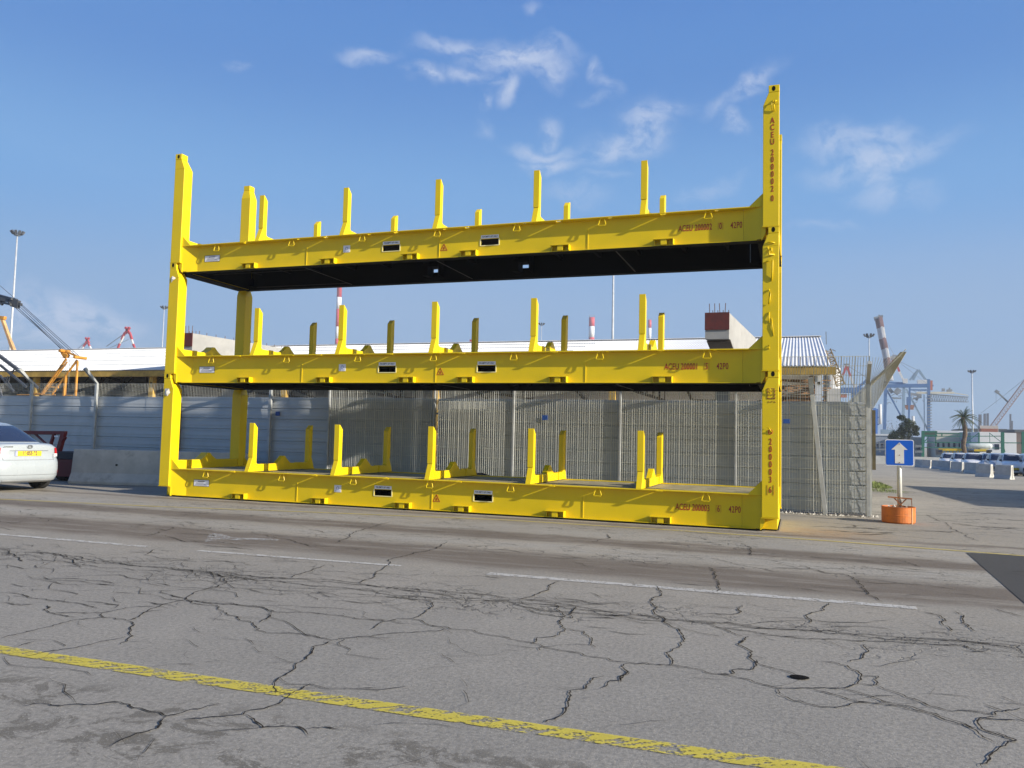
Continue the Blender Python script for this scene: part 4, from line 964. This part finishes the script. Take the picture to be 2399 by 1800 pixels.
m = MB(); p0, p1 = at(1434, 960, 60), at(1437, 640, 60); m.tube([(p0.x,60,-.5), p1], [.17,.08], 8); m.build('pole', mat('mast_grey', (.5,.52,.54)), e)
# ship to shore crane with raised boom
YC = 420
e = pth('port_crane', 'blue ship to shore crane with its red and white boom raised', 'crane')
k = sc_(1, YC)/5.03
seg = [((640,965),(612,830),58,fwhite),((612,830),(597,700),62,fbrown),((597,700),(575,590),62,fwhite),((575,590),(548,470),64,fbrown),((548,470),(525,340),66,fwhite),((525,340),(503,225),68,fbrown)]
for a, b, w, mm_ in seg:
    m = MB(); m.bar(at(*b2(*a), YC), at(*b2(*b), YC), w*k*.30, 8); 
    pa, pb = at(*b2(*a), YC), at(*b2(*b), YC); o = Vector((w*k*.62,0,0)); m.bar(pa-o*.5+Vector((0,4,0)), pb-o*.5+Vector((0,4,0)), w*k*.34, 3); m.bar(pa+o*.42, pb+o*.42, w*k*.25, 3)
    for t in (.1,.4,.7): m.bar(pa.lerp(pb,t)-o*.5, pa.lerp(pb,t)+o*.5, w*k*.12)
    m.build('boom_section', mm_, e)
fbars('boom_tip', fgrey, e, YC, b2, [(440,235,545,205,12*k*2),(450,215,450,260,10*k),(500,190,500,230,14*k)])
fbars('leg', fblue, e, YC, b2, [(578,1010,560,1640,28*k)]); fbars('leg', lblue, e, YC, b2, [(795,1000,778,1640,24*k)]); fbars('leg', fblue, e, YC+25, b2, [(862,1010,845,1640,17*k)])
fbars('brace', fblue, e, YC, b2, [(590,1075,800,1460,14*k)]); fbars('girder', fblue, e, YC, b2, [(555,1030,1090,1025,36*k),(560,985,800,1000,20*k)])
fbars('sill_beam', lblue, e, YC, b2, [(520,1570,690,1575,50*k)])
fbars('apex_frame', fred, e, YC, b2, [(670,690,740,860,18*k),(660,700,650,800,14*k)]); fbars('apex_frame', fwhite, e, YC, b2, [(740,860,800,990,18*k),(650,800,640,960,12*k)])
fbars('apex_head', fgrey, e, YC, b2, [(640,700,710,690,40*k),(655,665,705,665,8*k)]); fbars('stay', fgrey, e, YC, b2, [(600,520,680,670,2.5*k),(740,740,960,845,3*k),(700,720,1060,1000,2.5*k)])
fbars('machinery_house', fwhite, e, YC, b2, [(780,970,835,970,45*k)]); fbars('cab', fgrey, e, YC, b2, [(690,1075,740,1110,60*k),(620,1060,660,1110,30*k)])
# second crane with lowered boom
e = pth('port_crane', 'pale blue ship to shore crane with its lattice boom lowered to the right', 'crane'); YD = 470; k = sc_(1, YD)/5.03
fbars('apex_frame', lblue, e, YD, b2, [(960,840,860,960,18*k),(965,840,1080,1000,20*k),(955,850,900,960,22*k)])
fbars('tower', fblue, e, YD, b2, [(1085,950,1085,1640,26*k)])
m = MB(); 
for j in range(12): a = at(*b2(1075, 1150+j*34), YD-3); m.box(a.x-6*k, a.x+30*k, YD-6, YD-2, a.z, a.z+7*k)
m.build('stair_tower', fgrey, e)
fbars('leg', lblue, e, YD, b2, [(1030,1130,1035,1640,8*k)]); fbars('brace', lblue, e, YD, b2, [(820,1065,1075,1545,16*k)]); fbars('girder', fblue, e, YD, b2, [(830,1030,1140,1025,18*k),(850,1075,1060,1078,14*k)])
fbars('machinery_house', fwhite, e, YD, b2, [(950,985,1060,985,44*k)]); fbars('red_tower', mat('crane_orange', (.45,.12,.06), .7), e, YD, b2, [(1113,965,1113,1080,24*k)])
m = MB(); P0, P1 = at(*b2(1100,1165), YD), at(*b2(1550,1190), YD); lattice(m, P0, P1, 70*k, 16, 5*k, .7); m.build('boom', fgrey, e)
fbars('boom_girder', fcream, e, YD, b2, [(940,1110,1380,1110,20*k),(1380,1110,1550,1140,8*k)]); fbars('trolley', fgrey, e, YD, b2, [(1240,1075,1275,1075,28*k),(1295,1085,1360,1080,22*k),(1330,1050,1330,1110,14*k)])
fbars('spreader', mat('spreader_brown', (.30,.13,.07), .8), e, YD-10, b2, [(805,1270,912,1270,28*k),(815,1295,905,1295,22*k)]); fbars('trolley_frame', fblue, e, YD-10, b2, [(850,1160,850,1255,36*k),(852,1300,848,1600,14*k)])
fbars('underworks', fgrey, e, YD, b2, [(850,1120,1000,1140,24*k),(640,1170,760,1175,14*k),(900,1180,1000,1160,18*k),(960,1150,940,1200,20*k)])
random.seed(44); m = MB()
for _ in range(70):
    x = random.uniform(590,1090); y = random.gauss(1130,45); m.bar(at(*b2(x,y),YD+5), at(*b2(x+random.uniform(-45,45),y+random.uniform(-30,30)),YD+5), random.uniform(2,6)*k)
for _ in range(40):
    x = random.uniform(590,760); y = random.uniform(1440,1550); m.bar(at(*b2(x,y),YD+5), at(*b2(x+random.uniform(-25,25),y+random.uniform(-30,30)),YD+5), random.uniform(1.5,4)*k)
m.build('hoist_gear', fgrey, e)
# third crane glimpsed behind the mesh
e = pth('port_crane', 'crane with red and white apex frame glimpsed through the corner mesh', 'crane'); YE3 = 400; k = sc_(1, YE3)/5.03
fbars('apex_frame', fred, e, YE3, b2, [(115,790,75,900,22*k),(125,800,160,915,22*k)]); fbars('apex_frame', fwhite, e, YE3, b2, [(160,915,200,1020,22*k),(75,900,50,980,20*k)])
fbars('apex_head', fgrey, e, YE3, b2, [(85,775,150,775,16*k)]); fbars('girder', fblue, e, YE3, b2, [(0,1080,330,1080,55*k),(200,1050,210,1640,40*k),(240,1060,380,940,26*k)]); fbars('stay', fgrey, e, YE3, b2, [(130,790,400,960,4*k)])
fbars('red_block', mat('crane_orange', (.45,.12,.06), .7), e, YE3, b2, [(20,1145,120,1145,36*k)]); fbars('machinery_house', fwhite, e, YE3, b2, [(190,1030,240,1030,36*k)])
e = pth('blue_tower', 'bright blue steel tower with a white silo right of the fence corner', 'tower'); k = sc_(1, 380)/5.03
fbars('tower_frame', mat('bright_blue', (.03,.16,.50), .6), e, 380, b2, [(440,1290,435,1610,40*k),(475,1300,470,1610,18*k),(420,1400,500,1400,12*k),(420,1500,500,1480,12*k)])
m = MB(); a, b = at(*b2(512,1480), 380), at(*b2(512,1245), 380); m.tube([a, b], 15*k, 12); m.build('silo', fwhite, e, smooth=True)
e = pth('white_silo', 'small white silo standing behind the dark green tree', 'silo'); m = MB(); a, b = at(*b2(905,1600), 360), at(*b2(900,1385), 360); m.tube([a, b], 13*sc_(1,360)/5.03, 10); m.build('shell', fwhite, e)
# rods and beige boom at the shed's end
e = pth('lattice_boom', 'beige rusted lattice crane boom tip leaning past the end of the white roof', 'crane boom'); m = MB()
lattice(m, at(*b1(2060,1120), 18), at(*b1(1910,700), 18), .28, 9, .035, .6); m.build('boom', mat('beige_steel', (.42,.32,.2), .8, 0, .3, 3), e)
fbars('rod', fgrey, e, 18, b1, [(1885,490,1890,640,.03),(1960,700,2000,720,.03)])
e = pth('shed_tank', 'white tall tank behind the right end of the shed', 'tank'); m = MB(); a, b = at(*b1(1955,1290), 22), at(*b1(1955,920), 22)
m.tube([(a.x,22,-.3),(a.x,22,b.z)], .33, 16); m.build('shell', fwhite, e, smooth=True); m = MB(); a = at(*b1(1975,1290), 21); m.box(a.x-.25,a.x+.25,21.4,21.9,-.3,at(*b1(1975,1150),21).z); m.build('lower_box', fwhite, e)
# chimneys
def chimney(u, vt, vb, wpx, Y, segs, lab, tubes=False):
    e = thing('chimney', lab, 'chimney', (at(u, vb, Y).x, Y, gz(Y)), 0, 'red and white power station chimneys')
    x = at(u, vb, Y).x; xt = at(u, vt, Y).x
    w = sc_(wpx/2, Y)
    for (v0, v1, mm_) in segs:
        z0, z1 = at(u, v0, Y).z, at(u, v1, Y).z; m = MB(); m.tube([(0,0,z1-gz(Y)),(0,0,z0-gz(Y))], w, 20); m.build('stack_section', mm_, e, smooth=True)
    if tubes:
        m = MB(); z = at(u, vt, Y).z-gz(Y)
        for k in range(5): a = k*1.257; m.tube([(w*.9*math.cos(a), w*.9*math.sin(a), z-2),(w*.9*math.cos(a), w*.9*math.sin(a), z+w*.9)], w*.06, 5)
        m.build('lightning_rod', fgrey, e)
cw, cr_ = mat('chimney_white', (.72,.71,.72), .7), mat('chimney_red', (.52,.07,.09), .7, 0, .1, .05)
chimney(789.5, 560, 830, 12.5, 600, [(560,606,cw),(606,697,cr_),(697,724.5,cw),(724.5,766,cr_),(766,794,cw),(794,812,cr_),(812,1010,cw)], 'tall red and white chimney behind the left part of the stack')
chimney(1385, 744, 830, 13, 800, [(744,765,cr_),(765,791,cw),(791,830,cr_),(830,1010,cw)], 'short looking red and white chimney between the right stanchions', True)
chimney(1521, 750, 830, 8, 900, [(750,769,cr_),(769,796,cw),(796,1010,cr_)], 'thin chimney half hidden by the last tall stanchion', True)
e = pth('red_gantry_top', 'tiny red crane head just above the white roof in the middle', 'crane'); fbars('head', fred, e, 300, r8, [(425,605,465,605,1.0),(455,575,450,610,.8),(515,605,530,608,.6)]); fbars('mast', fred, e, 300, r8, [(452,600,452,900,1.2)])
# left cranes
def shear(pts, Y, lab):
    e = pth('shear_leg_crane', lab, 'crane', 'red and white crane frames beyond the roof'); k = sc_(1, Y)/3.687
    for (a, b, c, d, w, mm_) in pts: fbars('frame_leg' if w > 12 else 'stay', mm_, e, Y, r1, [(a,b,c,d,w*k*.72)])
Y_ = 260
shear([(1080,1030,1050,1090,26,fred),(1120,1030,1140,1090,26,fred),(1085,985,1120,1040,30,fred),(1120,985,1080,1040,30,fred),(1070,1060,1035,1125,22,fwhite),(1125,1060,1150,1130,22,fwhite),(1035,1125,990,1230,24,fred),(1150,1130,1190,1230,24,fred),(990,1230,960,1330,24,fwhite),(1190,1230,1220,1330,24,fwhite),(1110,1090,890,1190,5,fgrey),(1060,1050,920,1150,8,fgrey)], Y_, 'larger red and white A-shaped crane frame left of the yellow posts')
shear([(745,1120,720,1150,22,fred),(760,1120,775,1150,22,fred),(740,1075,770,1120,24,fred),(770,1075,740,1120,24,fred),(720,1150,690,1210,22,fwhite),(775,1150,800,1210,22,fwhite),(690,1210,660,1300,22,fred),(800,1210,830,1300,22,fred),(730,1120,650,1190,6,fgrey)], Y_+60, 'smaller red and white crane frame beyond the white roof')
ocr = mat('orange_crane', (.55,.25,.035), .6, 0, .2, 2, dirt=(.3,.14,.04), dscale=5)
e = pth('orange_gantry', 'orange yellow steel A-frame of a mobile crane standing behind the fence', 'crane'); YG = 8.
k = sc_(1, YG)/5.53
fbars('frame', ocr, e, YG, z4, [(545,1005,860,560,26*k),(680,1012,1000,575,24*k),(830,1040,850,770,30*k),(978,1040,1005,590,26*k),(810,1032,990,1032,16*k),(225,1022,720,1024,14*k),(420,1005,545,1012,26*k)])
fbars('frame', ocr, e, YG+.9, z4, [(565,1010,870,600,20*k),(845,1030,862,800,16*k)])
fbars('head', ocr, e, YG, z4, [(800,445,850,540,50*k),(800,440,1040,545,26*k),(850,500,880,530,56*k)])
m = MB(); a = at(*z4(1038,545), YG); m.tube([a-Vector((0,.25,0)), a+Vector((0,.25,0))], 24*k, 14); a = at(*z4(835,460), YG); m.tube([a-Vector((0,.2,0)), a+Vector((0,.2,0))], 26*k, 14); m.build('pulley', ocr, e)
fbars('rung', ocr, e, YG, z4, [(700,795,830,805,12*k),(640,920,760,932,22*k),(650,905,800,825,7*k),(600,980,720,985,8*k)]); fbars('hoist_rope', fgrey, e, YG, z4, [(855,560,850,760,3*k),(905,550,880,1030,4*k),(1005,590,1010,720,6*k),(780,655,860,655,4*k),(760,700,860,760,3*k)])
YJ = 8.
e2 = pth('crane_jib', 'dark grey crane jib tip entering from the left with ropes running to the orange frame', 'crane')
djib = mat('dark_jib', (.07,.075,.085), .5, .2)
m = MB(); lattice(m, at(*r1(-160,700), YJ+.5), at(*r1(120,768), YJ), .26, 5, .07, .8); m.bar(at(*r1(-100,715),YJ), at(*r1(120,765),YJ), .13); m.bar(at(*r1(90,750),YJ), at(*r1(165,775),YJ), .12, .17); m.bar(at(*r1(150,778),YJ), at(*r1(185,790),YJ), .09, .10); m.bar(at(*r1(100,790),YJ), at(*r1(160,810),YJ), .12); m.bar(at(*r1(0,755),YJ), at(*r1(20,790),YJ), .08); m.build('boom', djib, e2)
m = MB()
for i, (a, b) in enumerate((((130,812),(525,1165)),((150,812),(545,1170)),((165,800),(565,1175)),((180,795),(640,1215)),((178,780),(690,1240)),((0,625),(180,780)),((140,800),(535,1180)))): m.bar(at(*r1(*a), YJ), at(*r1(*b), YG), .014)
m.build('rope', mat('steel_rope', (.12,.13,.15), .6, .5), e2)
e3 = pth('lattice_boom', 'dark lattice boom crossing behind the fence at the far left', 'crane boom'); m = MB()
for (a, b, w) in (((0,1235),(180,1370),.10),((180,1370),(330,1510),.07),((0,1310),(230,1500),.07),((0,1400),(120,1540),.06),((0,1235),(-120,1140),.1),((40,1420),(100,1500),.04),((20,1510),(70,1410),.04),((0,1500),(20,1600),.05),((120,1350),(60,1480),.04)): m.bar(at(*r1(*a), 7.4), at(*r1(*b), 7.4), w)
m.build('boom', djib, e3)
e = pth('orange_jib', 'pale orange crane jib tip behind the far left floodlight mast', 'crane'); k = sc_(1, 50)/3.687
fbars('jib', mat('pale_orange', (.55,.32,.14), .7, 0, .2, 1), e, 50, r1, [(20,910,90,1110,30*k),(90,1110,150,1260,34*k)]); fbars('head', ocr, e, 50, r1, [(0,900,45,905,36*k)])
# ------------------------------------------------------------------ distant right: palm, tree, buildings, frame, wall
def palm(u, vb, vc, Y, rad):
    c = at(u, vc, Y); b = Vector((at(u+2, vb, Y).x, Y, gz(Y)))
    e = thing('palm_tree', 'date palm with drooping fronds standing behind the parked cars', 'palm tree', b); c = c-b; R0 = sc_(rad, Y)
    m = MB(); n = 14; random.seed(12)
    m.tube([Vector((0,0,0)).lerp(c, i/n)+Vector((.12*math.sin(i*.8),0,0)) for i in range(n+1)], [R0*(.15 if i % 2 else .125)*(1.15-.3*i/n) for i in range(n+1)], 10)
    m.build('trunk', mat('palm_bark', (.13,.09,.06), .95, 0, .3, 5, .5, 8), e)
    m = MB()
    for k in range(46):
        a = random.uniform(0, 6.283); el_ = random.uniform(-.75, 1.35); L = R0*random.uniform(.8,1.1)*(1 if el_ > -.2 else .75)
        d = Vector((math.cos(a)*math.cos(el_), math.sin(a)*math.cos(el_), math.sin(el_))); P = []
        for i in range(9): t = i/8; P.append(c+d*L*t+Vector((0,0,-L*.55*t*t*(1.1 if el_ < .9 else .6))))
        side = d.cross(Vector((0,0,1))).normalized()
        for i in range(1, 9):
            for s in (-1, 1):
                for q in range(3):
                    p0 = P[i-1].lerp(P[i], q/3); ll = L*.22*(1-abs(i/8-.45)); tip = p0+side*s*ll*.8+(P[i]-P[i-1]).normalized()*ll*.8+Vector((0,0,-ll*.25))
                    w = (P[i]-P[i-1])*.16; m.add([p0, p0+w, tip], [(0,1,2)])
        m.bar(P[0], P[4], R0*.02); m.bar(P[4], P[8], R0*.014)
    m.build('crown', mat('palm_leaf', (.075,.095,.035), .7, 0, .35, 2), e)
palm(2258, 1063, 978, 100, 31)
def tree(Y, blobs, lab, name='leafy_tree', c=(.035,.05,.018)):
    b = at(*b2(790,1660), Y); base = Vector((b.x, Y, gz(Y))); e = thing(name, lab, 'tree', base)
    m = MB(); random.seed(21); k = sc_(1, Y)/5.03
    for (x, y, r_) in blobs:
        q = at(*b2(x, y), Y)-base
        for _ in range(int(r_*16)):
            v = Vector((random.gauss(0,1), random.gauss(0,1), random.gauss(0,1))).normalized()*random.uniform(.45,1.05)*r_*k; v.z *= .85
            o = q+v; s = random.uniform(3,6.5)*k; a = Vector((random.gauss(0,1), random.gauss(0,1), random.gauss(0,1))).normalized()*s; bb = a.cross(Vector((random.gauss(0,1), random.gauss(0,1), random.gauss(0,1)))).normalized()*s*.7
            m.add([o-a, o+bb, o+a, o-bb], [(0,1,2,3)])
    m.build('crown', mat('tree_leaf', c, .8, 0, .5, .8), e)
    m = MB()
    for (x, y, r_) in blobs[::2]: q = at(*b2(x, y), Y)-base; m.tube([Vector((0,0,0)), q*.5+Vector((.1,0,0)), q*.85], [.22,.12,.04], 6)
    m.build('trunk', mat('tree_bark', (.08,.06,.045), .9), e)
tree(140, [(770,1405,38),(830,1440,34),(870,1480,52),(800,1510,60),(880,1540,62),(930,1530,40),(760,1560,46),(680,1600,50),(740,1620,58),(830,1600,60),(650,1630,40),(940,1590,30),(735,1400,22)], 'dark green wind-shaped tree above the blue arrow sign')
def bldg(name, lab, Y, fn, x0, y0, x1, y1, mm_, depth, roofm=None, cat='building', wins=0):
    a, b = at(*fn(x0, y1), Y), at(*fn(x1, y0), Y); e = thing(name, lab, cat, (a.x, Y, gz(Y)))
    w = b.x-a.x; h = b.z-gz(Y); m = MB(); m.box(0, w, 0, depth, -.2, h*(.93 if roofm else 1)); m.build('wall', mm_, e)
    if roofm: m = MB(); m.box(-.15, w+.15, -.15, depth+.15, h*.931, h); m.build('roof', roofm, e)
    if wins:
        for k in range(wins): m = MB(); x = w*(k+.3)/wins; m.box(x, x+w/wins*.4, -.06, .02, h*.45, h*.62); m.build('window', glass, e)
droof = mat('dark_roof', (.09,.10,.11), .8)
bwht = mat('bright_white_wall', (.74,.74,.73), .7, 0, .04, .3)
bldg('port_office', 'low cream building between the tree and the palm', 175, b3, 1165, 150, 1480, 420, fcream, 12, bwht, wins=5)
bldg('port_shed', 'pale blue grey shed right of the palm trunk', 168, b3, 1530, 165, 1680, 420, mat('pale_blue_wall', (.30,.40,.42), .7), 10)
bldg('white_store', 'bright white box building in the middle of the far yard', 160, b3, 1682, 165, 1955, 420, bwht, 10, wins=2)
bldg('white_store', 'bright white building at the right edge of the far yard', 160, b3, 1962, 175, 2118, 420, bwht, 10)
bldg('dark_store', 'dark brown block at the far right edge of the yard', 165, b3, 2118, 140, 2330, 420, mat('brown_block', (.13,.10,.09), .8), 12, droof)
bldg('far_hall', 'dark roofed hall behind the palm tree', 220, b3, 1520, 128, 2010, 420, droof, 20); bldg('far_hall', 'dark roofed hall behind the right white building', 225, b3, 1950, 138, 2330, 420, droof, 20)
bldg('shipping_container', 'pale upper container stacked above a rusty red one by the far halls', 200, b3, 1690, 90, 1905, 125, mat('pale_container', (.5,.47,.43), .8), 2.4, cat='container')
bldg('shipping_container', 'rusty red container under the pale one by the far halls', 199, b3, 1700, 126, 1900, 165, mat('red_container', (.32,.12,.08), .8), 2.4, cat='container')
bldg('grey_hall', 'long low grey hall with pale roof right of the fence corner', 190, b3, 405, 190, 720, 430, mat('hall_grey', (.33,.36,.40), .8), 20, bwht, wins=6)
bldg('grey_store', 'low grey store behind the arrow sign', 180, b3, 720, 225, 1010, 430, mat('store_grey', (.28,.28,.26), .8), 10, wins=3)
# factory chimneys far right
def farstack(x, y0, y1, w, lab):
    e = pth('factory_chimney', lab, 'chimney', 'dark factory chimneys on the horizon'); fbars('stack', mat('hazy_dark', (.12,.13,.16), .8), e, 500, b2, [(x, y1+120, x, y0, w*sc_(1,500)/5.03)])
farstack(1690,1365,1490,24,'first dark factory chimney beside the palm'); farstack(1745,1355,1490,18,'second dark factory chimney right of the palm'); farstack(1780,1352,1490,18,'third dark factory chimney right of the palm')
farstack(2048,1360,1560,14,'taller thin dark stack near the right edge'); farstack(2068,1440,1560,12,'shorter thin dark stack near the right edge')
e = pth('mobile_crane', 'red and white lattice crane boom rising past the right edge', 'crane'); Yk = 230; k = sc_(1,Yk)/5.03
m = MB(); lattice(m, at(*b2(1800,1560), Yk), at(*b2(2290,900), Yk), 40*k, 22, 3.5*k); m.build('boom', mat('lattice_pink', (.36,.25,.22), .7), e)
fbars('jib', fgrey, e, Yk, b2, [(1880,1090,2020,1220,14*k),(1870,1085,1910,1110,26*k)]); fbars('stay', fgrey, e, Yk, b2, [(1700,1350,1950,1160,2.5*k),(1950,1160,2210,950,2.5*k),(1878,1110,1880,1240,2*k)])
# green steel portal and yellow equipment
grn = mat('green_steel', (.03,.16,.11), .6, 0, .1, 1); e = pth('pipe_portal', 'green steel frame portal spanning the yard behind the parked cars', 'steel frame'); Yp = 110; k = sc_(1,Yp)/5.03
for lst in ([(1018,150,1015,470,26*k)],[(1170,150,1168,330,9*k)],[(1678,170,1676,470,12*k)],[(1955,165,1958,470,26*k)],[(2195,160,2196,470,22*k)]): fbars('column', grn, e, Yp, b3, lst)
fbars('beam', grn, e, Yp, b3, [(1010,160,1185,160,14*k),(1010,205,1185,205,12*k)]); m = MB(); a, b = at(*b3(1030,205),Yp+.5), at(*b3(1180,160),Yp+.5); m.box(a.x,b.x,Yp+.4,Yp+.6,a.z,b.z); m.build('panel', mat('green_panel', (.07,.12,.10), .7), e)
fbars('beam', grn, e, Yp, b3, [(1180,180,1480,185,8*k),(1020,215,1955,212,7*k),(1030,285,2195,292,9*k),(1030,345,1950,352,8*k)]); fbars('brace', grn, e, Yp, b3, [(1680,170,1540,280,6*k),(1800,175,1950,290,5*k),(1018,290,1080,230,8*k),(1803,170,1805,290,4*k),(1960,300,1985,400,6*k),(1240,180,1240,215,10*k)])
yeq = mat('yellow_equipment', (.62,.42,.02), .6); e = pth('yellow_rack', 'yellow steel rack on the ground between palm and tree', 'rack'); k = sc_(1,100)/5.03
fbars('rail', yeq, e, 100, b3, [(1200,370,1490,372,22*k),(1620,378,1760,380,20*k)]); 
for x in range(1250,1490,40): fbars('upright', yeq, e, 100, b3, [(x,375,x,430,7*k)])
e = pth('tanker_truck', 'green and white bodied truck behind the palm trunk', 'truck'); k = sc_(1,104)/5.03
m = MB(); a, b = at(*b3(1545,330),104), at(*b3(1830,330),104); m.tube([a, a.lerp(b,.06), a.lerp(b,.9), b], [22*k,28*k,28*k,16*k], 14); m.build('tank', mat('tank_white', (.55,.60,.58), .5), e, smooth=True)
fbars('cab', mat('cream_cab', (.55,.5,.3), .6), e, 104, b3, [(1690,350,1780,350,40*k)]); fbars('chassis', djib, e, 104, b3, [(1545,385,1830,385,22*k)])
m = MB()
for x in (1580,1640,1790):
    p = at(*b3(x,405),104); m.tube([p-Vector((0,.2,0)), p+Vector((0,.2,0))], 18*k, 12)
m.build('wheels', tyre, e)
e = pth('dark_truck', 'dark low vehicle beside the yellow rack', 'truck'); fbars('body', djib, e, 100, b3, [(1170,400,1245,400,50*k)]); fbars('window', glass, e, 99, b3, [(1195,390,1235,390,14*k)])
e = pth('grey_pipes', 'grey pipes and machinery heaped behind the sign', 'pipes'); fbars('pipe', fgrey, e, 108, b3, [(425,300,575,296,8*k),(425,330,575,330,6*k),(430,370,570,368,14*k),(925,330,1000,330,26*k),(925,395,1010,395,22*k),(500,270,512,400,10*k),(440,280,440,410,7*k)])
# low white wall and grass
e = thing('low_wall', 'long low white wall at the back of the yard', 'wall'); m = MB(); a, b = at(*b3(380,430), 98), at(*b3(1260,455), 96)
m.box(a.x-1, b.x+14, 97, 97.3, gz(97)-.1, gz(97)+1.0); m.build('wall', mat('white_block_wall', (.55,.54,.50), .85, 0, .1, 1), e)
def grass(px, rx, ry, n, hgt, c, nm):
    q = G(*px); m = MB()
    for _ in range(n):
        a = random.uniform(0,6.28); r_ = math.sqrt(random.random()); x = q.x+rx*r_*math.cos(a); y = q.y+ry*r_*math.sin(a); h = hgt*random.uniform(.4,1)*(1.2-r_); w = h*.12; t = random.uniform(0,3.14)
        m.add([(x-w*math.cos(t),y-w*math.sin(t),gz(y)),(x+w*math.cos(t),y+w*math.sin(t),gz(y)),(x+random.gauss(0,h*.4),y+random.gauss(0,h*.4),gz(y)+h)], [(0,1,2)])
    tag(m.build(nm, mat('grass_blades', c, .8, 0, .4, 5)), kind='stuff')
random.seed(31)
grass(b3(455,805), .55, 2.2, 2600, .22, (.16,.20,.05), 'grass'); grass(b3(560,860), .8, 1.6, 900, .10, (.22,.2,.08), 'grass'); grass(b3(490,530), 3.2, 4, 2500, .35, (.12,.16,.05), 'grass')
# unseen container added outside the frame to cast the shadow across the yard
e = thing('shipping_container', 'blue shipping container just outside the frame on the right, shading the yard', 'container', (23.4, 7.8, 0)); m = MB()
m.box(0, 2.44, 0, 12.2, .02, 2.6)
for k in range(40): m.box(-.03, 0, .15+k*.3, .30+k*.3, .15, 2.5)
m.build('container_body', mat('blue_container', (.04,.10,.25), .6), e)

# ------------------------------------------------------------------ sea air
hz = MB(); hz.box(-520, 420, -30, 960, -2.5, 210)
hm = bpy.data.materials.new('haze'); hm.use_nodes = True; T = NT(hm.node_tree); T.n.clear()
pv = T.new('ShaderNodeVolumePrincipled'); pv.inputs['Color'].default_value = (.72,.80,.92,1); pv.inputs['Density'].default_value = .0004; pv.inputs['Anisotropy'].default_value = 0
T.l.new(pv.outputs[0], T.new('ShaderNodeOutputMaterial').inputs['Volume'])
tag(hz.build('haze', hm), kind='stuff')
